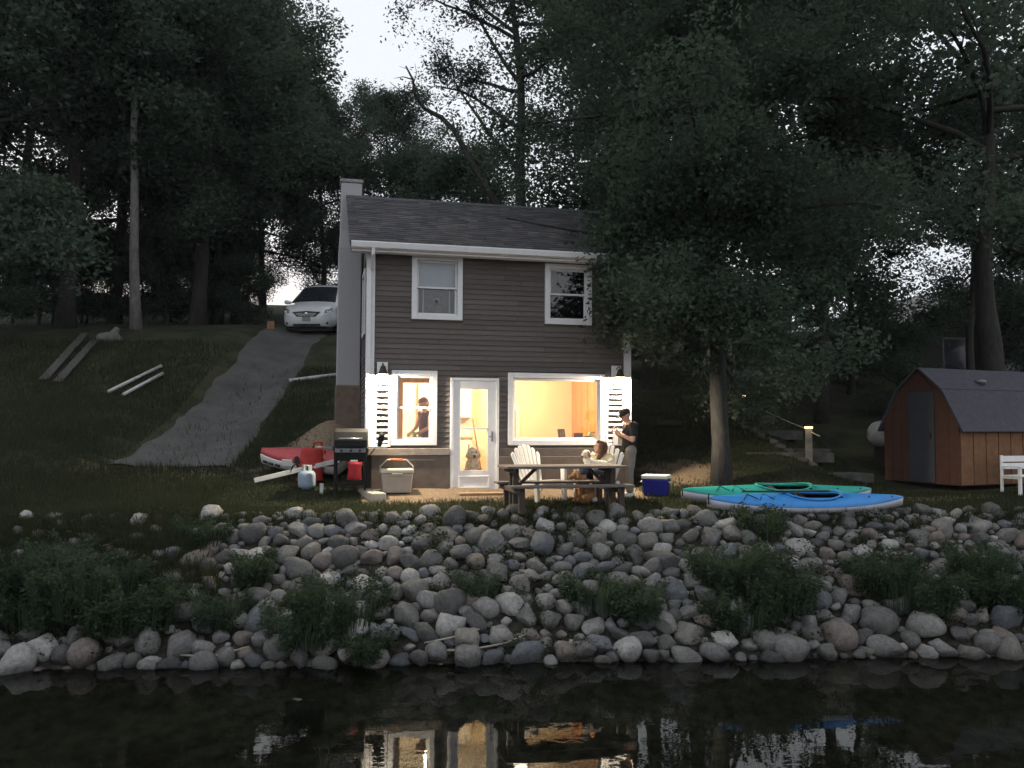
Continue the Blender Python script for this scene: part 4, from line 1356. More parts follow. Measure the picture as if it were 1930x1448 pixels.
def person(name, label, loc, rz, J, shirt_m, leg_m, hair_m, sleeve=.55, trouser=1.0, hair='short', shoe_m=None):
    """J: joint dict in a frame where +x is forward, y to the left"""
    t = thing(name, label, "person", loc, rz)
    g = lambda k: Vector(J[k])
    caps, eyes, mouth, fr = head(J['head'], J['look'], J.get('up', (0, 0, 1)))
    body = list(caps)
    body += [(g('neck'), .056, g('head') - Vector((0, 0, .05)), .05)]
    body += [(g('pelvis'), .125, g('waist'), .115), (g('waist'), .115, g('chest'), .135), (g('chest'), .125, g('neck') - Vector((0, 0, .06)), .08)]
    sh = [g('shL'), g('shR')]
    body += [(sh[0], .062, g('neck') - Vector((0, 0, .03)), .06), (sh[1], .062, g('neck') - Vector((0, 0, .03)), .06)]
    hp = [g('hipL'), g('hipR')]
    for q, S in enumerate('LR'):
        body += [(sh[q], .054, g('el' + S), .042), (g('el' + S), .041, g('wr' + S), .028)]
        body += hand(g('wr' + S), J['hd' + S], J['hs' + S], J.get('curl', .6), 1, 1 if S == 'L' else -1)
        body += [(hp[q], .092, g('kn' + S), .06), (g('kn' + S), .058, g('kn' + S).lerp(g('an' + S), .35), .056), (g('kn' + S).lerp(g('an' + S), .35), .056, g('an' + S), .036)]
        an = g('an' + S); tf = Vector(J['toe' + S])
        body += [(an, .036, an - Vector((0, 0, .03)) - tf * .04, .034), (an - Vector((0, 0, .03)), .034, an + tf * .15 - Vector((0, 0, .045)), .026)]
    blob("body", body, skin, t, .007, 3)
    face_bits(t, eyes, mouth, fr)
    e = .016
    shirt = [(g('pelvis') + Vector((0, 0, .02)), .125 + e, g('waist'), .115 + e), (g('waist'), .115 + e, g('chest'), .135 + e), (g('chest'), .125 + e, g('neck') - Vector((0, 0, .075)), .085)]
    shirt += [(sh[0], .062 + e * .8, g('neck') - Vector((0, 0, .07)), .062), (sh[1], .062 + e * .8, g('neck') - Vector((0, 0, .07)), .062), (sh[0], .07, g('chest'), .12), (sh[1], .07, g('chest'), .12)]
    for q, S in enumerate('LR'):
        if sleeve > 0: shirt.append((sh[q], .054 + e, sh[q].lerp(g('el' + S), sleeve), .048 + e))
    blob("shirt", shirt, shirt_m, t, .011, 2, .006, 9)
    tr = [(g('pelvis'), .13, hp[0], .10), (g('pelvis'), .13, hp[1], .10)]
    for q, S in enumerate('LR'):
        kn, an = g('kn' + S), g('an' + S)
        if trouser <= 1: tr.append((hp[q], .10 + e * .5, hp[q].lerp(kn, trouser), .066 + e * (1.6 - trouser)))
        else: tr += [(hp[q], .10 + e * .4, kn, .066 + e * .6), (kn, .066 + e * .6, kn.lerp(an, trouser - 1), .05 + e)]
    blob("trousers", tr, leg_m, t, .011, 2, .006, 9)
    c, f, u, s = fr
    hr = [(c + u * .055 - f * .03, .090, c + u * .066 + f * .016, .080), (c - f * .05 + u * .0, .075, c - f * .04 - u * .03, .06)]
    if hair == 'long':
        for q in (-1, 1):
            hr += [(c + s * (.06 * q) + u * .04, .05, c + s * (.085 * q) - u * .12 - f * .02, .045), (c + s * (.085 * q) - u * .12 - f * .02, .045, c + s * (.08 * q) - u * .24 + f * .02, .03)]
        hr += [(c - f * .06 + u * .02, .08, c - f * .075 - u * .20, .07)]
    if hair == 'cap':
        hr = [(c + u * .06 - f * .025, .092, c + u * .064 + f * .02, .088)]
    blob("hair", hr, hair_m, t, .009, 2, .005, 25)
    if hair == 'cap':
        br = c + u * .055 + f * .10
        MB().loft([[br + s * .075 - f * .02, br - s * .075 - f * .02, br - s * .075 - f * .02 + u * .008, br + s * .075 - f * .02 + u * .008],
                   [br + s * .05 + f * .075 - u * .015, br - s * .05 + f * .075 - u * .015, br - s * .05 + f * .075 - u * .008, br + s * .05 + f * .075 - u * .008]]).build("cap_brim", hair_m, t, True)
    if shoe_m:
        for S in 'LR':
            an = g('an' + S); tf = Vector(J['toe' + S])
            blob("shoe", [(an - Vector((0, 0, .035)) - tf * .045, .043, an - Vector((0, 0, .04)) + tf * .02, .045), (an - Vector((0, 0, .04)) + tf * .02, .045, an - Vector((0, 0, .048)) + tf * .165, .034)], shoe_m, t, .01, 2)
    return t

hair_br = M("brown_hair", (.10, .045, .022), .6, .3, 30, .4, 60)
hair_dk = M("dark_hair", (.022, .016, .014), .6, .3, 30, .3, 60)
black_tee = M("black_cotton", (.018, .016, .017), .9, .2, 8, .3, 30)
khaki = M("grey_khaki", (.20, .18, .155), .9, .15, 8, .3, 30)

# standing person, facing left, looking down at the hands
p = at(1186, 930, 14.75)
J = dict(head=(.055, 0, 1.45), look=(.85, 0, -.52), up=(.5, 0, .85), neck=(.0, 0, 1.33), chest=(-.02, 0, 1.16), waist=(-.005, 0, .98), pelvis=(0, 0, .86),
         shL=(-.02, .175, 1.275), shR=(-.02, -.175, 1.275), elL=(.02, .235, 1.02), elR=(.02, -.235, 1.03), wrL=(.20, .10, 1.12), wrR=(.20, -.09, 1.13),
         hdL=(.55, -.35, .55), hdR=(.55, .35, .55), hsL=(0, .6, .6), hsR=(0, -.6, .6), curl=.9,
         hipL=(0, .09, .83), hipR=(0, -.09, .83), knL=(.03, .10, .45), knR=(-.02, -.10, .45), anL=(.03, .11, .08), anR=(-.06, -.10, .08), toeL=(1, .15, 0), toeR=(1, -.15, 0))
standing = person("person", "standing person in black shirt and khaki trousers, head bowed, hands raised to the chest", (p.x, p.y, Tz(p.x, p.y)), R(192), J, black_tee, khaki, hair_dk, .6, 1.85, 'cap', M("pale_shoe", (.55, .52, .48), .7))
ph = thing("phone", "small phone held in the standing person's hands", "phone", standing.matrix_basis @ Vector((.30, 0, 1.215)), R(192))
ph.rotation_euler = (0, R(-40), R(192))
MB().box(-.006, .006, -.035, .035, -.07, .07).build("case", M("phone_case", (.30, .22, .18), .4), ph, bevel=.004)

# seated person in the right-hand chair, face turned up to the right
J = dict(head=(-.13, -.02, .90), look=(.55, -.75, .25), up=(0, 0, 1), neck=(-.16, 0, .79), chest=(-.15, 0, .62), waist=(-.12, 0, .46), pelvis=(-.08, 0, .40),
         shL=(-.15, .17, .73), shR=(-.15, -.17, .73), elL=(-.02, .23, .50), elR=(-.02, -.23, .50), wrL=(.19, .10, .52), wrR=(.19, -.07, .56),
         hdL=(.6, -.7, .1), hdR=(.6, .7, 0), hsL=(0, .2, 1), hsR=(0, -.2, 1), curl=.8,
         hipL=(-.04, .09, .42), hipR=(-.04, -.09, .42), knL=(.38, .12, .50), knR=(.38, -.12, .50), anL=(.42, .13, .09), anR=(.36, -.13, .09), toeL=(1, .1, 0), toeR=(1, -.1, 0))
seat_loc = Vector(C2); 
person("person", "seated person with long brown hair and cream top, a small dog on the lap", seat_loc, CH2 + R(-90), J, M("cream_cotton", (.62, .54, .36), .9, .1, 8, .3, 30),
       M("dark_jeans", (.045, .05, .075), .9, .2, 8), hair_br, .5, 1.0, 'long', M("sandal_white", (.6, .57, .5), .7))

fur_w = M("cream_fur", (.80, .70, .55), .95, .18, 14, .9, 70)
fur_t = M("tan_fur", (.42, .22, .10), .95, .2, 14, .9, 70)
def dog_face(t, c, f, u, k):
    c = Vector(c); f = Vector(f).normalized(); u = Vector(u); u = (u - f * u.dot(f)).normalized(); s = f.cross(u)
    nose = M("dog_nose", (.012, .010, .010), .3)
    MB().ball(c + f * .155 * k - u * .035 * k, .022 * k, 8, 1, 1.2, .8).build("nose", nose, t, True)
    for q in (-1, 1):
        MB().ball(c + f * .088 * k + s * (.04 * k * q) + u * .03 * k, .014 * k, 8).build("eye", nose, t, True)
    MB().tube([c + f * .13 * k - u * .065 * k - s * .022 * k, c + f * .142 * k - u * .072 * k, c + f * .13 * k - u * .065 * k + s * .022 * k], .008 * k, 6).build("mouth", nose, t, True)
    for q in (-1, 1):
        blob("ear", [(c + s * (.075 * k * q) + u * .05 * k, .032 * k, c + s * (.105 * k * q) - u * .05 * k, .036 * k)], fur_t if k < .9 else fur_w, t, .012, 2, .006, 25)

# lap dog lying across the knees
R2 = Matrix.Rotation(CH2 + R(-90), 4, 'Z')
ld = thing("dog", "small cream and tan dog held on the seated person's lap", "dog", seat_loc + R2 @ Vector((.16, .0, .575)), CH2 + R(-90))
blob("body", [((-.02, .16, .03), .085, (.03, -.05, .05), .09), ((.03, -.05, .05), .09, (.06, -.12, .12), .075), ((.06, -.12, .12), .07, (.07, -.13, .22), .075), ((.07, -.13, .22), .078, (.11, -.14, .215), .06), ((.11, -.14, .21), .045, (.155, -.15, .195), .035),
                   ((.08, -.12, .06), .04, (.17, -.10, -.02), .026), ((.06, -.02, .03), .04, (.17, .0, -.05), .026), ((.17, -.10, -.02), .026, (.20, -.10, -.04), .026), ((-.02, .17, .02), .06, (.10, .20, -.05), .03), ((-.03, .20, .06), .025, (-.05, .28, .12), .03)], fur_w, ld, .009, 2, .008, 22)
dog_face(ld, (.085, -.135, .22), (.95, -.2, -.1), (0, 0, 1), .72)
# tan dog sitting between the chair and the table
p = at(1098, 905, 14.0)
td = thing("dog", "tan dog sitting on the ground beside the seated person's chair", "dog", (p.x, p.y, Tz(p.x, p.y)), R(200))
blob("body", [((-.16, 0, .14), .115, (.02, 0, .30), .105), ((.02, 0, .30), .10, (.08, 0, .40), .07), ((.08, 0, .40), .062, (.11, 0, .47), .072), ((.11, 0, .475), .072, (.14, 0, .47), .062), ((.15, 0, .455), .042, (.235, 0, .435), .03),
                   ((.06, .06, .26), .05, (.09, .065, .03), .028), ((.06, -.06, .26), .05, (.09, -.065, .03), .028), ((.09, .065, .03), .028, (.14, .065, .025), .028), ((.09, -.065, .03), .028, (.14, -.065, .025), .028),
                   ((-.12, .11, .12), .085, (.02, .13, .10), .05), ((-.12, -.11, .12), .085, (.02, -.13, .10), .05), ((.02, .13, .10), .05, (-.05, .14, .03), .03), ((.02, -.13, .10), .05, (-.05, -.14, .03), .03), ((-.05, .14, .03), .03, (.08, .14, .025), .026), ((-.05, -.14, .03), .03, (.08, -.14, .025), .026), ((-.25, 0, .08), .04, (-.40, .08, .04), .02)], fur_t, td, .009, 2, .006, 22)
dog_face(td, (.115, 0, .47), (1, 0, -.1), (0, 0, 1), .75)
# cream dog behind the glass door
p = W(1.90, .40, .10)
gd_ = thing("dog", "large cream curly dog sitting behind the glass door", "dog", p, HT - R(90))
blob("body", [((-.14, 0, .17), .16, (.02, 0, .42), .14), ((.02, 0, .42), .135, (.05, 0, .55), .10), ((.05, 0, .55), .09, (.07, 0, .66), .105), ((.06, 0, .67), .115, (.10, 0, .655), .10), ((.12, 0, .63), .068, (.19, 0, .61), .052),
                   ((.05, .075, .36), .065, (.09, .08, .04), .042), ((.05, -.075, .36), .065, (.09, -.08, .04), .042), ((.09, .08, .04), .04, (.15, .08, .035), .038), ((.09, -.08, .04), .04, (.15, -.08, .035), .038),
                   ((-.10, .15, .14), .10, (.05, .17, .12), .065), ((-.10, -.15, .14), .10, (.05, -.17, .12), .065), ((.05, .17, .12), .06, (-.02, .18, .04), .04), ((.05, -.17, .12), .06, (-.02, -.18, .04), .04), ((-.02, .18, .04), .04, (.13, .18, .035), .036), ((-.02, -.18, .04), .04, (.13, -.18, .035), .036)], fur_w, gd_, .011, 2, .016, 22)
dog_face(gd_, (.085, 0, .665), (1, 0, -.05), (0, 0, 1), 1.05)

# person in the kitchen
p = W(1.12, 1.35, .10)
J = dict(head=(.05, .02, 1.60), look=(.85, .1, -.4), up=(.4, 0, .9), neck=(.0, 0, 1.47), chest=(-.02, 0, 1.28), waist=(-.005, 0, 1.08), pelvis=(0, 0, .95),
         shL=(-.01, .18, 1.41), shR=(-.01, -.18, 1.41), elL=(.06, .25, 1.14), elR=(.06, -.25, 1.14), wrL=(.26, .14, 1.03), wrR=(.26, -.10, 1.05),
         hdL=(.8, -.3, -.3), hdR=(.8, .3, -.3), hsL=(0, 1, 0), hsR=(0, -1, 0), curl=.8,
         hipL=(0, .09, .91), hipR=(0, -.09, .91), knL=(.02, .10, .50), knR=(.02, -.10, .50), anL=(0, .11, .08), anR=(0, -.11, .08), toeL=(1, .1, 0), toeR=(1, -.1, 0))
person("person", "person in a dark sleeveless top working at the kitchen counter behind the small window", p, HT + R(205), J, M("plum_top", (.075, .03, .035), .9, .2), M("dark_skirt", (.05, .03, .028), .9), hair_br, 0, .9, 'short')

bake_blobs()

# ================================================================== THINGS INSIDE
p = W(.70, .60, .10)
kc = thing("kitchen_counter", "pale kitchen counter just inside the small window", "counter", p, HT)
MB().box(-.28, .42, -.25, .22, 0, .84).build("cabinet", cream, kc, bevel=.006)
MB().box(-.30, .44, -.27, .24, .842, .88).build("worktop", M("pale_worktop", (.75, .68, .55), .5), kc, bevel=.006)
p = W(.82, .56, .982)
pl = thing("salad_bowl", "white bowl of green leaves on the kitchen counter", "bowl", p, 0)
MB().lathe([(.05, 0), (.09, .03), (.14, .09), (.135, .09), (.085, .035), (.04, .012)], 18).build("bowl", plastic_w, pl, True)
lv = MB(); rnd = random.Random(4)
for k in range(60):
    a = rnd.random() * 6.28; r = rnd.random() * .13; z = .08 + rnd.random() * .08
    d = Vector((math.cos(a), math.sin(a), rnd.uniform(.2, 1))).normalized() * .05; s = Vector((-math.sin(a), math.cos(a), 0)) * .02
    o = Vector((r * math.cos(a), r * math.sin(a), z))
    lv.add([o, o + d * .5 + s, o + d, o + d * .5 - s], [(0, 1, 2, 3)])
lv.build("leaves", leaf_mat("salad_green", (.16, .26, .03), (.30, .38, .06)), pl)
cab = thing("kitchen_cupboards", "tall pale kitchen cupboards on the back wall behind the door", "cupboards", W(1.9, RD - .28, .10), HT)
MB().box(-.75, .42, -.02, .27, 0, .9).build("base_cabinet", cream, cab, bevel=.006)
MB().box(-.75, .42, .05, .27, 1.35, 2.1).build("wall_cabinet", cream, cab, bevel=.006)
for x in (-.74, -.36, .03):
    MB().box(x + .01, x + .36, .034, .048, 1.37, 2.08).build("cabinet_door", cream, cab, bevel=.004)
    MB().box(x + .01, x + .36, -.036, -.022, .08, .86).build("cabinet_door", cream, cab, bevel=.004)
    MB().box(x + .30, x + .315, -.05, -.037, .65, .78).build("pull", dark_metal, cab)
MB().box(-.77, .44, -.05, .27, .902, .94).build("worktop", M("honey_worktop", (.5, .32, .16), .5), cab)
p = W(2.12, .52, .10)
bm_ = thing("broom", "broom leaning inside the door beside the dog", "broom", p, HT)
MB().tube([(0, 0, .16), (-.16, .22, 1.30)], .014, 8).build("stick", pine, bm_, True)
MB().loft([[(-.09, -.03, 0), (.13, -.03, 0), (.13, .04, 0), (-.09, .04, 0)], [(-.02, -.015, .22), (.03, -.015, .22), (.03, .03, .22), (-.02, .03, .22)]]).build("bristles", M("orange_bristle", (.55, .13, .03), .9, .2, 30), bm_, bevel=.008)
p = W(1.55, RD - .02, 1.55)
t = MB().box(-.10, .10, -.02, 0, -.13, .13).build("picture_frame", pine, None, bevel=.004); t.location = W(1.62, RD - .34, 1.62); t.rotation_euler = (0, 0, HT)
tag(t, "small wood picture frame on the cupboards seen through the door", "picture frame")

# things along the inside sill of the picture window
MB().box(2.50, 4.36, .17, .42, .955, .985).build("window_shelf", cream, house, bevel=.004)
t = thing("photo_frame", "dark photo frame standing on the picture window shelf", "photo frame", W(3.63, .30, .987), HT + R(30))
MB().box(-.09, .09, -.012, .012, 0, .24, Matrix.Rotation(R(-10), 4, 'X')).build("frame", M("walnut", (.16, .06, .03), .5), t, bevel=.004)
MB().box(-.065, .065, -.016, -.0125, .03, .21, Matrix.Rotation(R(-10), 4, 'X')).build("picture", M("faded_print", (.4, .2, .12), .5, .5, 14), t)
t = thing("small_box", "small brown box on the picture window shelf beside the photo frame", "box", W(3.95, .31, .987), HT - R(20))
MB().box(-.085, .085, -.06, .06, 0, .14).build("carton", MATS["walnut"], t, bevel=.005); MB().box(-.09, .09, -.065, .065, .142, .165).build("lid", M("rust_card", (.3, .12, .06), .7), t, bevel=.004)
t = thing("mug", "dark mug on the picture window shelf between the box and the table lamp", "mug", W(4.10, .27, .987), HT)
MB().lathe([(.035, 0), (.042, .01), (.042, .10), (.038, .10), (.036, .015)], 16).build("cup", MATS["walnut"], t, True); MB().tube([(.04, 0, .08), (.07, 0, .075), (.07, 0, .03), (.04, 0, .025)], .007, 6).build("handle", MATS["walnut"], t, True)
t = thing("glass_jar", "pale glowing glass jar at the right end of the picture window shelf", "jar", W(4.215, .31, .987), HT)
MB().lathe([(.05, 0), (.075, .02), (.08, .10), (.06, .16), (.045, .19), (.04, .19)], 18).build("jar_body", M("cream_glass", (.85, .75, .5), .3), t, True)
# box fan and blind in the upper windows
a, b, c, d = WIN_C
fm = (a + b) / 2
bf = thing("box_fan", "grey box fan standing in the open lower half of the upstairs left window", "fan", W(fm, .13, c + .115), HT)
fw = .255
fg = M("fan_grey", (.10, .095, .10), .5)
MB().box(-fw, fw, -.03, .06, 0, .022).box(-fw, fw, -.03, .06, .46, .482).box(-fw, -fw + .022, -.03, .06, .022, .46).box(fw - .022, fw, -.03, .06, .022, .46).build("housing", M("fan_edge", (.42, .42, .43), .5), bf, bevel=.006)
MB().box(-fw + .022, fw - .022, .045, .058, .022, .46).build("back_grille", M("fan_back", (.03, .028, .028), .6), bf)
gm = MB()
for k in range(1, 9):
    r = .025 * k
    gm.tube([(r * math.cos(q), -.034, .241 + r * math.sin(q)) for q in [2 * math.pi * j / 28 for j in range(29)]], .0035, 5, False)
for k in range(8):
    q = math.pi * k / 4
    gm.beam((.02 * math.cos(q), -.034, .241 + .02 * math.sin(q)), (.2 * math.cos(q), -.034, .241 + .2 * math.sin(q)), .005, .005, (0, 1, 0))
gm.build("front_grille", fg, bf, True)
MB().tube([(0, -.05, .241), (0, -.03, .241)], .06, 20).build("hub", M("fan_hub", (.5, .5, .5), .4), bf, True)
MB().tube([(0, -.055, .241), (0, -.05, .241)], .036, 16).build("hub_badge", fg, bf, True)
for k in range(5):
    q = 2 * math.pi * k / 5
    u_ = Vector((math.cos(q), 0, math.sin(q))); v_ = Vector((-math.sin(q), 0, math.cos(q)))
    o_ = Vector((0, .015, .241))
    MB().add([o_ + u_ * .04 - v_ * .02, o_ + u_ * .19 - v_ * .07, o_ + u_ * .19 + v_ * .06 + Vector((0, .03, 0)), o_ + u_ * .04 + v_ * .02 + Vector((0, .015, 0))], [(0, 1, 2, 3)]).build("blade", fg, bf)
t = thing("window_blind", "pale blue blind drawn behind the upper pane of the left upstairs window", "blind", (HX, HY, 0), HT)
for k in range(13):
    z = c + .62 + k * .036
    if z + .03 > d - .10: break
    MB().box(a + .11, b - .11, .175, .181, z, z + .0345, None).build("blind_slat", M("blind_blue", (.42, .50, .58), .7, .05), t)

# outlet box by the right shutter
p = W(4.62, -.075, .92)
t = thing("meter_box", "small white electrical box with a grey cover at the foot of the right shutter", "electrical box", p, HT)
MB().box(-.10, .12, -.07, .024, 0, .25).build("case", white, t, bevel=.006)
MB().box(-.03, .085, -.082, -.071, .02, .19).build("cover", M("grey_cover", (.22, .21, .20), .5), t, bevel=.004)
# small white tag post on the lawn
p = G(606, 14.2)
t = thing("marker_post", "short white stake in the grass right of the propane tank", "stake", p, 0)
MB().box(-.03, .03, -.012, .012, -.03, .17).build("stake", pvc, t, bevel=.004); MB().box(-.034, .034, -.016, .016, .171, .185).build("stake_top", pvc, t, bevel=.004)

# ================================================================== ROCK BANK
def rock_mesh(seed, sub=3):
    rnd = random.Random(seed)
    bm = bmesh.new()
    bmesh.ops.create_icosphere(bm, subdivisions=sub, radius=1.0)
    cuts = []
    for _ in range(rnd.choice((3, 5, 9, 13))):
        n = Vector((rnd.gauss(0, 1), rnd.gauss(0, 1), rnd.gauss(0, 1))).normalized()
        cuts.append((n, rnd.uniform(.50, .90)))
    off = Vector((rnd.random() * 50, rnd.random() * 50, rnd.random() * 50))
    rough = rnd.uniform(.04, .13)
    for v in bm.verts:
        p = v.co.copy()
        for n, d in cuts:
            e = p.dot(n) - d
            if e > 0: p -= n * e * .95
        p *= 1 + .16 * mnoise.noise(p * 1.1 + off) + rough * mnoise.noise(p * 3.1 + off) + rough * .5 * mnoise.noise(p * 7.0 + off)
        v.co = p
    bmesh.ops.scale(bm, vec=(rnd.uniform(1.0, 1.35), rnd.uniform(.8, 1.05), rnd.uniform(.62, .95)), verts=bm.verts)
    me = bpy.data.meshes.new("rock")
    bm.to_mesh(me); bm.free()
    for p in me.polygons: p.use_smooth = True
    return me

def rock_mat():
    m = bpy.data.materials.new("fieldstone"); m.use_nodes = True
    t = m.node_tree; n = t.nodes; L = t.links; b = n["Principled BSDF"]
    b.inputs["Roughness"].default_value = .9; b.inputs["Specular IOR Level"].default_value = .2
    oi = n.new("ShaderNodeObjectInfo"); ge = n.new("ShaderNodeNewGeometry")
    ad = n.new("ShaderNodeMath"); ad.operation = 'ADD'; fr = n.new("ShaderNodeMath"); fr.operation = 'FRACT'
    L.new(oi.outputs["Random"], ad.inputs[0]); L.new(ge.outputs["Random Per Island"], ad.inputs[1]); L.new(ad.outputs[0], fr.inputs[0])
    cr = n.new("ShaderNodeValToRGB"); els = cr.color_ramp.elements
    els[0].color = (.10, .098, .096, 1); els[1].color = (.14, .132, .125, 1)
    for pos, c in ((.15, (.17, .166, .162)), (.3, (.125, .122, .118)), (.42, (.23, .224, .215)), (.5, (.18, .155, .142)), (.58, (.15, .146, .14)), (.7, (.33, .322, .31)), (.78, (.13, .136, .148)), (.9, (.19, .18, .165))):
        e = els.new(pos); e.color = (*c, 1)
    cr.color_ramp.interpolation = 'CONSTANT'
    L.new(fr.outputs[0], cr.inputs[0])
    tc = n.new("ShaderNodeTexCoord")
    nz = n.new("ShaderNodeTexNoise"); nz.inputs["Scale"].default_value = 4; nz.inputs["Detail"].default_value = 8; nz.inputs["Roughness"].default_value = .7
    L.new(tc.outputs["Object"], nz.inputs[0])
    mr = n.new("ShaderNodeMapRange"); mr.inputs[1].default_value = .3; mr.inputs[2].default_value = .7; mr.inputs[3].default_value = .55; mr.inputs[4].default_value = 1.25
    L.new(nz.outputs[0], mr.inputs[0])
    sc = n.new("ShaderNodeVectorMath"); sc.operation = 'SCALE'
    L.new(cr.outputs[0], sc.inputs[0]); L.new(mr.outputs[0], sc.inputs["Scale"])
    sx = n.new("ShaderNodeSeparateXYZ"); L.new(ge.outputs["Position"], sx.inputs[0])      # wet foot of the stones at the waterline
    wet = n.new("ShaderNodeMapRange"); wet.inputs[1].default_value = -1.57; wet.inputs[2].default_value = -1.40; wet.inputs[3].default_value = .5
    L.new(sx.outputs["Z"], wet.inputs[0])
    s2 = n.new("ShaderNodeVectorMath"); s2.operation = 'SCALE'
    L.new(sc.outputs[0], s2.inputs[0]); L.new(wet.outputs[0], s2.inputs["Scale"]); L.new(s2.outputs[0], b.inputs["Base Color"])
    n2 = n.new("ShaderNodeTexNoise"); n2.inputs["Scale"].default_value = 14; n2.inputs["Detail"].default_value = 8
    L.new(tc.outputs["Object"], n2.inputs[0])
    bp = n.new("ShaderNodeBump"); bp.inputs["Strength"].default_value = .5; bp.inputs["Distance"].default_value = .06
    L.new(n2.outputs[0], bp.inputs["Height"]); L.new(bp.outputs[0], b.inputs["Normal"])
    return m
RM = rock_mat()
ROCKS = [rock_mesh(100 + i) for i in range(12)]
for r in ROCKS: r.materials.append(RM)

def hit_ground(u, v):
    d = ray(u, v); lo, hi = 6.0, 15.0
    k = 6.0
    while k < 16:
        p = EYE + d * (k / d.y)
        if p.z < Tz(p.x, p.y): return p
        k += .03
    return p

rock_bank = bpy.data.objects.new("rock_bank", None); COL.objects.link(rock_bank)
tag(rock_bank, "bank of loose grey fieldstones sloping down to the lake", kind="structure")
FEAT = [(845, 1185, 64), (992, 1168, 46), (1037, 1175, 46), (894, 1180, 38), (849, 1145, 60), (1120, 1188, 52), (1182, 1235, 54), (882, 1215, 60), (876, 1253, 60), (893, 1015, 42), (957, 1010, 54),
        (855, 984, 50), (771, 1006, 32), (636, 1030, 48), (1581, 1205, 72), (1603, 1160, 46), (1654, 1182, 64), (1745, 1192, 70), (1443, 1210, 60), (1492, 1236, 64), (1792, 1122, 54), (1526, 1198, 38),
        (1489, 1200, 30), (1366, 1216, 57), (1891, 1172, 62), (1849, 1168, 38), (350, 1165, 66), (340, 1224, 60), (276, 1218, 56), (212, 1254, 52), (37, 1262, 80), (323, 1128, 46), (455, 1130, 40), (569, 1082, 52),
        (498, 1172, 64), (424, 1240, 42), (561, 1248, 46), (330, 1050, 36), (515, 1009, 38), (75, 1232, 66), (160, 1240, 60), (1300, 1200, 60), (1240, 1150, 50), (1330, 1130, 44), (700, 1060, 44), (1020, 1035, 56), (1060, 1100, 44), (740, 1120, 46)]
rocks = []     # x, y, r
cell = {}
def free(x, y, r, k):
    ci, cj = int(x // .5), int(y // .5)
    for i in range(ci - 2, ci + 3):
        for j in range(cj - 2, cj + 3):
            for (a, b, c) in cell.get((i, j), ()):
                if (a - x) ** 2 + (b - y) ** 2 < (k * (r + c)) ** 2: return False
    return True
def put(x, y, r):
    rocks.append((x, y, r)); cell.setdefault((int(x // .5), int(y // .5)), []).append((x, y, r))
for u, v, w in FEAT:
    p = hit_ground(u, v)
    put(p.x, p.y, w / FPX * p.y * .5)
rnd = random.Random(21)
def wanted(x, q):
    """how stony the bank is: dense under the cottage, grassy towards the left"""
    left = -4.4 + .25 * math.sin(q * 3)
    if x < left:
        return .75 if q < .45 else .05
    if q > 2.3: return .5 if x > -3 else .2
    return 1.0
for (n_try, r0, r1, kk) in ((400, .15, .20, .76), (6000, .11, .155, .72), (14000, .075, .11, .74), (14000, .045, .075, .78)):
    for _ in range(n_try):
        x = rnd.uniform(-7.8, 9.4); q = rnd.uniform(0, 2.7)
        if rnd.random() > wanted(x, q): continue
        if r0 >= .17 and q > .8 and rnd.random() < .8: continue
        r = rnd.uniform(r0, r1) * (1.1 if q < .7 else 1)
        y = float(shore_y(x)) + q
        if free(x, y, r, kk): put(x, y, r)
# the ones that show largest become parts, the rest one mass
vis = []
for i, (x, y, r) in enumerate(rocks):
    inside = abs(x / y) < .66
    vis.append((r / y if inside else 0, i))
vis.sort(reverse=True)
top = set(i for _, i in vis[:295])
mv = []; mf = []; base = 0
SMALL = [rock_mesh(300 + i, 2) for i in range(8)]
SM = []
for me in SMALL:
    V = np.array([v.co[:] for v in me.vertices]); F = np.array([p.vertices[:] for p in me.polygons]); SM.append((V, F))
for i, (x, y, r) in enumerate(rocks):
    z = Tz(x, y) + r * rnd.uniform(.02, .32)
    e = (rnd.uniform(-.5, .5), rnd.uniform(-.5, .5), rnd.uniform(0, 6.28))
    s = (r * rnd.uniform(.95, 1.2), r * rnd.uniform(.95, 1.15), r * rnd.uniform(.95, 1.3))
    if i in top:
        link("stone", ROCKS[rnd.randrange(12)], None, rock_bank, (x, y, z), e, s)
    else:
        V, F = SM[rnd.randrange(8)]
        m = (Matrix.Translation((x, y, z)) @ Matrix.LocRotScale(None, Matrix.Rotation(e[2], 3, 'Z') @ Matrix.Rotation(e[0], 3, 'X'), Vector(s)))
        A_ = np.array(m); mv.append(V @ A_[:3, :3].T + A_[:3, 3]); mf.append(F + base); base += len(V)
tag(link("small_stones", np_mesh("small_stones", np.concatenate(mv), np.concatenate(mf), True), RM, rock_bank), kind="stuff")
for (u, v, w, lab, sink) in ((263, 1024, 34, "lone pale rock in the grass left of the rock bank", .3), (569, 1318, 84, "dim rounded rock just under the water before the bank", .9)):
    if sink < .5:
        p = hit_ground(u, v); r = w / FPX * p.y * .55; z = Tz(p.x, p.y) + r * .3
    else:
        d = ray(u, v); k = (-1.6 - EYE.z) / d.z; p = EYE + d * k; r = w / FPX * p.y * .5; z = -1.6 - r * .72
    tag(link("boulder", ROCKS[3 if sink < .5 else 7], None, None, (p.x, p.y, z), (.2, .1, 1.0), (r, r, r)), lab, "rock")

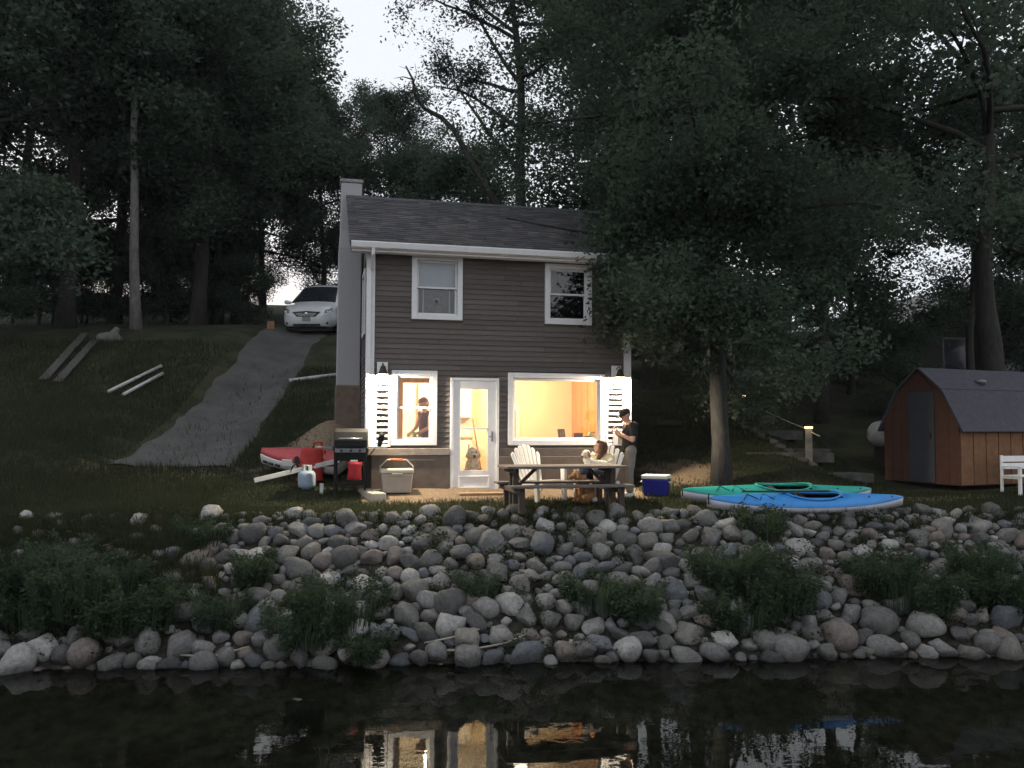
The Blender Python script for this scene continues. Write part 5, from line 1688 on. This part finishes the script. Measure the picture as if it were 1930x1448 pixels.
# driftwood along the waterline
stick_m = M("bleached_twig", (.30, .27, .23), .9, .2)
for pts, lab in (([(808, 1232, 10.2), (880, 1226, 10.2), (950, 1213, 10.3), (990, 1196, 10.4)], "curved bleached branch lying over the rocks at the water's edge"),
                 ([(800, 1213, 10.3), (850, 1202, 10.3), (903, 1186, 10.45)], "thin straight stick on the rocks left of the curved branch"),
                 ([(335, 1252, 10.0), (400, 1246, 10.0), (470, 1229, 10.15)], "thin stick at the waterline below the left rocks")):
    P_ = [at(*q) for q in pts]
    for q in P_: q.z = max(q.z, -1.585, Tz(q.x, q.y) + .08)
    t = thing("driftwood_stick", lab, "stick", P_[0], 0)
    MB().tube([q - P_[0] for q in P_], [.012, .014, .011, .006][:len(P_)], 6).build("twig", stick_m, t, True)

# ================================================================== LEAVES AND TREES
def leaf_cloud(rng, centres, sig, n, L, wr=.55, flat=.7, droop=0.0):
    """n diamond leaves scattered round clump centres -> V, F"""
    centres = np.asarray(centres); k = rng.integers(0, len(centres), n)
    s = np.asarray(sig)
    s = s[k] if s.ndim else np.full(n, s)
    off = rng.normal(0, 1, (n, 3)); off /= np.linalg.norm(off, axis=1)[:, None]
    off *= (s * 1.75 * rng.random(n) ** .45)[:, None]; off[:, 2] *= flat      # leaves fill rounded clumps with clear edges
    p = centres[k] + off
    t = rng.normal(0, 1, (n, 3)); t[:, 2] = t[:, 2] * .6 - droop; t /= np.linalg.norm(t, axis=1)[:, None]
    a = rng.normal(0, 1, (n, 3)); b = np.cross(t, a); b /= np.linalg.norm(b, axis=1)[:, None]
    ln = (L * rng.uniform(.65, 1.35, n))[:, None]
    nrm = np.cross(t, b)
    v0 = p; v1 = p + t * ln * .45 + b * ln * wr * .5 + nrm * ln * .08; v2 = p + t * ln; v3 = p + t * ln * .45 - b * ln * wr * .5 + nrm * ln * .08
    V = np.stack([v0, v1, v2, v3], 1).reshape(-1, 3)
    F = np.arange(4 * n).reshape(n, 4)
    return V, F

def limb_curve(rng, p0, d, length, up, n=6, wob=.12):
    pts = [np.array(p0, float)]; d = np.array(d, float); d /= np.linalg.norm(d)
    for i in range(n):
        d = d + rng.normal(0, wob, 3) + np.array([0, 0, up / n]); d /= np.linalg.norm(d)
        pts.append(pts[-1] + d * length / n)
    return pts

def make_tree(seed, H, r0, cb, cr, nl, leaf, nleaf, sig=.55, lean=(0, 0), top=.95, wr=.55, droop=.15, up=.5, limbs=None, shape=1.0, bark=None, leafm=None, keep=lambda p: True):
    """H height, cb crown base, cr crown radius -> (trunk mesh, crown mesh)"""
    rng = np.random.default_rng(seed)
    mb = MB()
    n = 12
    tp = []
    for i in range(n + 1):
        f = i / n
        tp.append(np.array([lean[0] * f + .03 * H * math.sin(5 * f + seed) * f + .05 * math.sin(17 * f + seed), lean[1] * f + .03 * H * math.cos(4.3 * f + seed) * f + .05 * math.cos(14 * f), -.25 + (H * .92 + .25) * f]))
    mb.tube(tp, [r0 * (1.35 if i == 0 else 1) * (1 - .88 * i / n) + .015 for i in range(n + 1)], 10)
    C = []; Sg = []
    def on_trunk(z):
        f = min(max((z + .25) / (H * .92 + .25), 0), 1) * n; i = min(int(f), n - 1); return tp[i] + (tp[i + 1] - tp[i]) * (f - i)
    ls = []
    if limbs:
        for (z, az, el, ln) in limbs: ls.append((z, R(az), R(el), ln))
    for i in range(nl):
        f = (i + rng.random() * .8) / nl
        z = cb + (H * top - cb) * f
        prof = math.sin(math.pi * min(1, .18 + .80 * f)) ** .6 if shape else 1
        ls.append((z, i * 2.39996 + rng.normal(0, .25) + seed, R(62 * f - 8 + rng.normal(0, 8)), cr * prof * rng.uniform(.8, 1.12)))
    for (z, az, el, ln) in ls:
        p0 = on_trunk(z)
        d = (math.cos(az) * math.cos(el), math.sin(az) * math.cos(el), math.sin(el))
        c = limb_curve(rng, p0, d, ln, up * .4 - .1)
        rb = max(.02, r0 * .42 * (1 - z / H * .6))
        mb.tube(c, [rb * (1 - .85 * k / 6) + .006 for k in range(7)], 6, False)
        for k in range(2, 7):
            for m in range(3):
                dd = (c[k] - c[k - 1]); dd = dd / np.linalg.norm(dd) + rng.normal(0, .75, 3); dd[2] += .1
                sub = limb_curve(rng, c[k], dd, ln * rng.uniform(.16, .34), .1, 3, .2)
                if not keep(sub[3]): continue
                if k > 2 and m < 2: mb.tube(sub, [rb * .28, rb * .2, rb * .12, .004], 4, False)
                for q in (2, 3):
                    C.append(sub[q]); Sg.append(sig * rng.uniform(.5, 1.15))
    V, F = leaf_cloud(rng, C, Sg, nleaf, leaf, wr, .75, droop)
    cm = np_mesh("crown", V, F)
    tm = mb.mesh("trunk", True)
    tm.materials.append(bark or BARK); cm.materials.append(leafm or LEAF1)
    return tm, cm

BARK = M("grey_brown_bark", (.038, .034, .031), .95, .4, 5, .8, 22, stretch=(3, 3, .8))
BARK_G = M("grey_bark", (.044, .043, .042), .95, .4, 5, .8, 22, stretch=(3, 3, .8))
BARK_P = M("pale_bark", (.16, .15, .14), .95, .35, 5, .6, 22, stretch=(3, 3, .8))
LEAF1 = leaf_mat("leaf_deep_green", (.074, .102, .074), (.104, .136, .098))
LEAF2 = leaf_mat("leaf_mid_green", (.062, .086, .062), (.090, .118, .082))
LEAF3 = leaf_mat("leaf_blue_grey_green", (.058, .072, .066), (.090, .106, .094))

def plant_tree(name, label, meshes, loc, rz=0.0, sc=1.0, group=None, cat="tree"):
    t = thing(name, label, cat, loc, rz, group)
    t.scale = (sc, sc, sc)
    link("trunk", meshes[0], None, t); link("crown", meshes[1], None, t)
    return t

FA = make_tree(1, 17, .24, 4.0, 4.6, 26, .175, 72000, .62)
FB = make_tree(2, 19, .28, 5.0, 5.0, 28, .175, 74000, .66, leafm=LEAF2)
FC = make_tree(3, 15, .20, 5.4, 4.2, 24, .165, 60000, .60)
LOW = make_tree(4, 6.5, .09, .8, 2.8, 18, .13, 30000, .50, leafm=LEAF2)

def X(u, Y): return (u - CU) / FPX * Y
def tree_at(name, label, meshes, u, Y, rz=0, sc=1.0, group=None):
    x = X(u, Y)
    return plant_tree(name, label, meshes, (x, Y, Tz(x, Y) - .05), rz, sc, group)

FOREST = "trees of the dark wood left of the driveway"
tree_at("oak_tree", "dark tree at the far left edge, its crown filling the corner", FA, -60, 25, .3, 1.05, FOREST)
tree_at("oak_tree", "thick dark trunk behind the two grey boards at far left", FB, 120, 28, 1.4, 1.0, FOREST)
pt_ = make_tree(9, 18, .16, 8, 3.6, 18, .17, 34000, .55, bark=BARK_P)
tree_at("pale_tree", "slim pale-barked tree left of the driveway, above the pair of white pipes", pt_, 252, 27.5, 0, 1.0)
tree_at("oak_tree", "dark tree right behind the slim pale trunk", FA, 215, 33, 2.2, 1.05, FOREST)
tree_at("oak_tree", "broad dark tree between the pale trunk and the driveway", FB, 372, 31, 3.3, .98, FOREST)
tree_at("oak_tree", "second dark trunk beside the driveway, left of the minivan", FC, 405, 34, .7, 1.0, FOREST)
tree_at("oak_tree", "slender dark tree just left of the minivan", FC, 440, 35, 4.4, .95, FOREST)
tree_at("oak_tree", "tree rising directly behind the minivan", FA, 490, 41, 5.2, .78, FOREST)
tree_at("oak_tree", "dark trunk behind the minivan, next to the chimney", FC, 604, 38, 1.9, .70, FOREST)
tree_at("oak_tree", "rounded tree showing over the roof just right of the chimney", FC, 735, 44, 3.0, .80, FOREST)
tree_at("oak_tree", "deep woodland tree far behind the white pipes", FB, 290, 42, .2, 1.08, FOREST)
tree_at("oak_tree", "deep woodland tree behind the far left boards", FA, 40, 38, 4.0, 1.15, FOREST)
tree_at("oak_tree", "deep woodland tree on the crest left of the minivan", FB, 400, 50, 2.7, .95, FOREST)
SHR = "shrubs along the dark wood's edge"
for u, Y, sc, lab in ((-20, 27, .72, "dark shrub at the far left below the wood"), (70, 31, .7, "dark shrub behind the grey boards at far left"), (160, 33, .62, "dark shrub between the boards and the pale trunk"), (310, 32, .58, "dark shrub right of the pale trunk"),
                      (395, 37, .62, "dark shrub left of the driveway's top"), (462, 40, .6, "dark shrub below the sky gap beside the minivan"), (640, 42, .7, "dark shrub behind the chimney"), (790, 40, 1.25, "bushy low tree over the middle of the roof ridge"), (885, 36, 1.2, "bushy low tree below the leaning branches")):
    tree_at("shrub", lab, LOW, u, Y, u * .01, sc, SHR)["category"] = "shrub"
for u, Y, sc, lab in ((-40, 33, .62, "undergrowth bush on the crest at the left frame edge"), (20, 34, .55, "undergrowth bush left of the thick trunk behind the boards"), (95, 32.5, .6, "undergrowth bush just left of the boards' upper ends"),
                      (150, 35, .62, "undergrowth bush above the boards on the crest"), (205, 36, .6, "undergrowth bush behind the pale sack"), (262, 33, .5, "undergrowth bush at the foot of the slim pale trunk"), (318, 36, .6, "undergrowth bush above the pair of white pipes"),
                      (362, 34, .5, "undergrowth bush at the foot of the broad dark tree"), (418, 36, .52, "undergrowth bush where the driveway meets the wood"), (455, 33.5, .42, "small undergrowth bush at the driveway's left edge near the top")):
    tree_at("undergrowth_bush", lab, LOW, u, Y, u * .017, sc, "undergrowth on the left crest")["category"] = "bush"

# loose locust behind the cottage with limbs leaning left
loc_t = make_tree(11, 18, .24, 7.5, 3.5, 15, .13, 20000, .40, (-1.5, 0), wr=.45, leafm=LEAF3,
                  limbs=[(6.5, 175, 58, 5.2), (8.0, 180, 45, 4.6), (9.5, 190, 42, 4.6), (11, 170, 35, 4.2)])
x = X(1010, 27); plant_tree("locust_tree", "feathery tree behind the cottage with bare limbs leaning left against the sky", loc_t, (x, 27, Tz(x, 27)), 0)
# bare dead limbs on its left side
dead = thing("bare_branch", "bare forked branch rising over the roof ridge into the pale sky", "branch", at(945, 395, 26.2), 0)
o0 = dead.location.copy()
db_ = MB()
def brn(pts, r): db_.tube([at(u, v, 26.2 + .02 * i) - o0 for i, (u, v) in enumerate(pts)], [r * (1 - .8 * k / (len(pts) - 1)) for k in range(len(pts))], 6, False)
brn([(945, 400), (920, 360), (885, 300), (858, 248), (832, 222), (800, 205), (782, 180), (778, 150), (765, 125)], .13)
brn([(800, 205), (782, 175), (755, 172), (735, 155)], .04); brn([(778, 150), (760, 145), (742, 148)], .025); brn([(779, 160), (785, 138), (782, 118)], .02); brn([(768, 130), (752, 125)], .012); brn([(858, 248), (852, 220), (850, 205)], .03)
db_.build("limb", BARK, dead, True)

# dense trees right behind the cottage and on the hill
DN = "dense trees behind the cottage roof"
tree_at("maple_tree", "dense dark tree rising behind the right half of the cottage roof", FB, 1225, 23.5, .9, .80, DN)
tree_at("maple_tree", "dense dark tree high over the cottage's right gable", FA, 1310, 28, 2.1, 1.12, DN)

# the tree standing in front of the slope right of the cottage
near = make_tree(14, 13.5, .17, 2.5, 4.2, 32, .092, 158000, .36, (-.25, .2), wr=.62, droop=.35, leafm=LEAF2, bark=BARK_G, keep=lambda p: p[0] > -2.5 or p[2] > 7.2,
                 limbs=[(3.2, 200, 8, 2.2), (3.9, 215, 10, 2.4), (4.5, 190, 16, 2.6), (3.4, 250, 10, 2.0), (5.2, 205, 20, 3.0), (6.5, 215, 28, 3.4), (5.6, 212, -12, 2.5), (5.0, 217, -16, 2.4), (6.2, 209, -8, 2.7), (5.2, 214, -42, 2.7), (5.6, 208, -38, 2.9), (4.8, 222, -40, 2.5), (5.8, 219, -32, 2.7), (5.0, 203, -38, 2.6), (3.6, 300, -10, 2.0), (3.5, 265, -12, 2.0), (5.0, 262, 12, 2.4), (6.2, 285, 15, 2.6), (7.4, 255, 20, 2.8), (8.6, 275, 25, 2.6), (9.8, 262, 30, 2.4), (4.4, 290, 5, 2.2)])
x = X(1356, 16.15); plant_tree("maple_tree", "tree whose trunk stands behind the kayaks, its leaves hanging over the cottage's right end", near, (x, 16.15, Tz(x, 16.15) - .02), 0)
tree_at("maple_tree", "dark trunk on the slope right of the nearer post light", FC, 1550, 22.5, 1.1, .82, "trees on the right slope")
big = make_tree(17, 12.5, .30, 5.5, 5.4, 14, .17, 17000, .42, (-.6, -.4), wr=.75, leafm=LEAF1, limbs=[(7.5, 185, 30, 6.0), (9.0, 200, 32, 5.5), (6.5, 160, 20, 5.0), (8.2, 225, 28, 5.0)])
x = X(1880, 20.5); plant_tree("maple_tree", "large tree behind the shed whose branches arch across the top right corner", big, (x, 20.5, Tz(x, 20.5)), 0)
tree_at("maple_tree", "mid-height tree on the slope left of the neighbouring house", FC, 1605, 25.5, 1.3, .60, "trees on the right slope")
tree_at("maple_tree", "mid-height tree before the neighbouring house's roof edge", FC, 1835, 23.5, 4.1, .62, "trees on the right slope")
tree_at("maple_tree", "dark tree at the far right beyond the neighbouring house", FA, 2010, 27, 5.9, .68, "trees on the right slope")
for u, Y, sc, lab in ((1175, 27, .30, "low bush just right of the cottage corner, up the slope"), (1235, 28, .27, "low bush above the stone slab"), (1300, 27, .28, "low bush left of the near trunk on the crest"), (1380, 28, .30, "low bush behind the farther post light"), (1460, 27, .33, "low bush on the slope above the rope"), (1535, 29, .34, "low bush behind the dark right trunk"), (1610, 27, .36, "low bush on the slope left of the shed"), (1690, 22.5, .4, "small bush behind the pale tank"), (1690, 31, .36, "bush above the shed's left roof edge"), (1790, 32, .34, "bush in front of the neighbouring house"), (1880, 31, .5, "bush behind the neighbouring house's roof edge"), (1960, 26, .5, "bush behind the right end of the shed")):
    tree_at("shrub", lab, LOW, u, Y, u * .013, sc, "bushes on the right slope")["category"] = "shrub"

# ================================================================== WEEDS ON THE BANK
def weed(seed, R_, H_, nst, nl, leaf):
    rng = np.random.default_rng(seed)
    st = MB(); C = []
    for i in range(nst):
        a = rng.random() * 6.28; r = R_ * math.sqrt(rng.random())
        p0 = np.array([r * math.cos(a), r * math.sin(a) * .7, -.05]); h = H_ * rng.uniform(.5, 1.1)
        tip = p0 + np.array([math.cos(a) * .18 + rng.normal(0, .06), math.sin(a) * .14 + rng.normal(0, .06), h])
        mid = (p0 + tip) / 2 + rng.normal(0, .03, 3)
        st.tube([p0, mid, tip], [.007, .005, .003], 4, False)
        for f in np.linspace(.2, 1, 7): C.append(p0 * (1 - f) + tip * f)
    V, F = leaf_cloud(rng, C, .055, nl, leaf, .42, .8, .1)
    nb = nst * 9                                   # grass blades growing through the weeds
    a = rng.random(nb) * 6.283; r = R_ * 1.15 * np.sqrt(rng.random(nb)); hh = H_ * rng.uniform(.4, 1.25, nb)
    p = np.stack([r * np.cos(a), r * np.sin(a) * .7, np.full(nb, -.03)], -1); w = np.stack([np.cos(a + 1.2), np.sin(a + 1.2), np.zeros(nb)], -1) * .006
    t1 = p + np.stack([np.cos(a) * .10 * hh, np.sin(a) * .10 * hh, hh * .6], -1); t2 = p + np.stack([np.cos(a) * .42 * hh + rng.normal(0, .05, nb), np.sin(a) * .42 * hh, hh * .92], -1)
    Vb = np.stack([p - w, p + w, t1 + w * .8, t2, t1 - w * .8], 1)
    Vq = np.concatenate([Vb[:, [0, 1, 2, 4]].reshape(-1, 3), np.stack([Vb[:, 4], Vb[:, 2], Vb[:, 3], Vb[:, 3]], 1).reshape(-1, 3)])
    F = np.concatenate([F, np.arange(len(Vq)).reshape(-1, 4) + len(V)]); V = np.concatenate([V, Vq])
    me = np_mesh("leaves", V, F); me.materials.append(leaf_mat("weed_green", (.038, .060, .038), (.066, .094, .056)))
    sm = st.mesh("stems"); sm.materials.append(M("weed_stem", (.05, .06, .025), .9))
    return sm, me
WEEDS = [weed(31, .55, .58, 44, 6500, .062), weed(32, .40, .46, 30, 4000, .06), weed(33, .28, .52, 18, 2200, .06)]
WL = [(70, 1150, 1, 1.1, "weed clump low on the bank at the far left edge"), (160, 1120, 0, 1.15, "broad weed clump on the left grassy bank"), (245, 1160, 0, 1.0, "weed clump left of the first big rocks"), (120, 1050, 1, 1.0, "weed clump high on the left grassy bank"), (230, 1085, 1, 1.0, "weed clump below the lone pale rock"), (30, 1090, 1, 1.1, "weed tuft at the left frame edge above the rocks"),
      (420, 1160, 2, .9, "thin weeds among the left rocks"), (560, 1190, 1, 1.0, "weed clump low on the bank, left of centre"), (640, 1150, 0, 1.0, "leafy weed clump in the rocks below the grill"), (905, 1105, 2, .7, "sparse weeds in the rocks under the picnic table's left end"), (690, 1215, 1, .8, "weeds at the waterline below the cottage corner"),
      (1130, 1120, 1, 1.0, "bushy weed clump in the rocks below the picnic table's right end"), (1205, 1135, 1, .9, "bushy weed clump below the blue cooler"), (1390, 1080, 0, .95, "tall weed clump in front of the kayaks' left half"), (1455, 1115, 0, 1.0, "broad weed clump below the kayaks"), (1400, 1155, 1, 1.0, "weed clump low on the bank under the kayaks"), (1440, 990, 2, 1.0, "thin upright weeds rising before the blue kayak's hull"),
      (1660, 1085, 0, .85, "weed clump on the bank right of the kayaks"), (1710, 1120, 0, .95, "weed clump among the right-hand rocks"), (1850, 1070, 0, .85, "weed clump high on the bank at the right edge"), (1900, 1120, 0, .95, "weed clump low on the bank at the right edge"), (480, 1075, 2, .9, "thin weeds at the left end of the rocks"), (380, 1000, 1, .8, "weedy tuft at the lawn edge left of the rocks")]
for i, (u, v, k, sc, lab) in enumerate(WL):
    p = hit_ground(u, v + 25)
    t = thing("weed_clump", lab, "weeds", (p.x, p.y, Tz(p.x, p.y)), i * 1.7, "weeds growing through the bank")
    t.scale = (sc, sc, sc)
    link("stems", WEEDS[k][0], None, t); link("leaves", WEEDS[k][1], None, t)

def bank_cover():
    """leaves, moss and thin grass between the stones"""
    rng = np.random.default_rng(77)
    x = rng.uniform(-8, 9.4, 2600); q = rng.uniform(.1, 2.5, 2600); y = shore_y(x) + q
    f = np.sin(x * 1.7 + np.sin(y * 2.1) * 1.5) * np.sin(y * 2.6 + x * .6) + .25 * np.sin(x * 5.1)
    k = f > .12
    C = np.stack([x[k], y[k], T(x[k], y[k]) + rng.uniform(.0, .13, k.sum())], -1)
    V, F = leaf_cloud(rng, C, .085, 26000, .052, .40, .6, .0)
    tag(link("bank_ground_cover", np_mesh("bank_ground_cover", V, F), leaf_mat("cover_green", (.030, .042, .026), (.060, .070, .040))), "low leaves and moss growing between the stones of the bank", "ground cover", kind="stuff")
bank_cover()

# ================================================================== GRASS
def grass():
    rng = np.random.default_rng(5)
    n = 260000
    y = 11.6 + 14 * rng.random(n) ** 1.7
    x = (rng.random(n) * 2 - 1) * (.68 * y)
    extra = 60000                      # longer grass on the left bank
    y2 = rng.uniform(10.0, 13.2, extra); x2 = rng.uniform(-8.4, -3.6, extra)
    x = np.concatenate([x, x2]); y = np.concatenate([y, y2])
    q = y - shore_y(x)
    s = (x - HX) * hc + (y - HY) * hs; yi = -(x - HX) * hs + (y - HY) * hc
    keep = q > 2.3
    keep |= (x < -4.3 + .4 * np.sin(y * 3)) & (q > .5)
    pat = sstep(-.35, -.05, s) * (1 - sstep(4.6, 5.4, s)) * sstep(-1.5, -.7, yi) * (1 - sstep(6, 6.1, yi))
    rd = np.exp(-(((x - 3.6) / 1.1) ** 2 + ((y - 16.9) / 1.0) ** 2)); md = np.exp(-(((x + 3.7) / .8) ** 2 + ((y - 16.9) / .9) ** 2))
    dx = np.interp(y, [15.9, 16.5, 22.5, 28.5], [-6.7, -6.62, -7.5, -7.87])
    dr = (np.abs(x - dx) < 1.15) & (y > 15.9)
    bare = np.clip(pat + rd * .9 + md, 0, 1)
    keep &= rng.random(len(x)) > bare * 1.15
    keep &= ~(dr & (rng.random(len(x)) > .06))
    keep &= ~((s > -.25) & (s < 5) & (yi > -.1) & (yi < 5.5))
    shed = (x > 7.9) & (y > 16.6) & (x < 12)
    keep &= ~shed
    x = x[keep]; y = y[keep]; q = q[keep]
    n = len(x); z = T(x, y)
    patch = .5 + .5 * np.sin(x * 1.9 + np.sin(y * 2.3)) * np.sin(y * 1.5 + 1)
    h = rng.uniform(.03, .075, n) * (.8 + .7 * patch)
    tall = (q < 2.7) | (x < -5.0)
    h = np.where(tall, h * rng.uniform(1.2, 2.8, n), h)
    h = np.where((q < 2.3), h * 1.5, h)
    a = rng.random(n) * 6.283; w = rng.uniform(.004, .009, n) * (1 + .05 * (y - 11))
    bx, by = np.cos(a) * w, np.sin(a) * w
    lx, ly = rng.normal(0, .35, n) * h, rng.normal(0, .35, n) * h
    V = np.stack([np.stack([x - bx, y - by, z - .01], -1), np.stack([x + bx, y + by, z - .01], -1), np.stack([x + lx, y + ly, z + h], -1)], 1).reshape(-1, 3)
    F = np.arange(3 * n).reshape(n, 3)
    m = leaf_mat("lawn_grass", (.028, .037, .021), (.056, .062, .032))
    tag(link("lawn_grass", np_mesh("lawn_grass", V, F), m), "short patchy lawn grass on the yard and the left bank", "grass", kind="stuff")
grass()

# ================================================================== ADDED VEIL LIFTING THE DARK TONES
def veil():  # scattering volume added to lift the blacks, as lens veil does
    m = bpy.data.materials.new("black_lift_veil"); m.use_nodes = True
    n = m.node_tree.nodes; L = m.node_tree.links
    n.remove(n["Principled BSDF"])
    v = n.new("ShaderNodeVolumePrincipled")
    v.inputs["Color"].default_value = (.90, .94, 1.0, 1)
    v.inputs["Density"].default_value = VEIL
    L.new(v.outputs[0], n["Material Output"].inputs["Volume"])
    tag(MB().box(-300, 300, -90, 450, -12, 75).build("veil", m), "thin haze hanging over the yard and the wood", "veil", kind="stuff")
VEIL = 0.0003
veil()
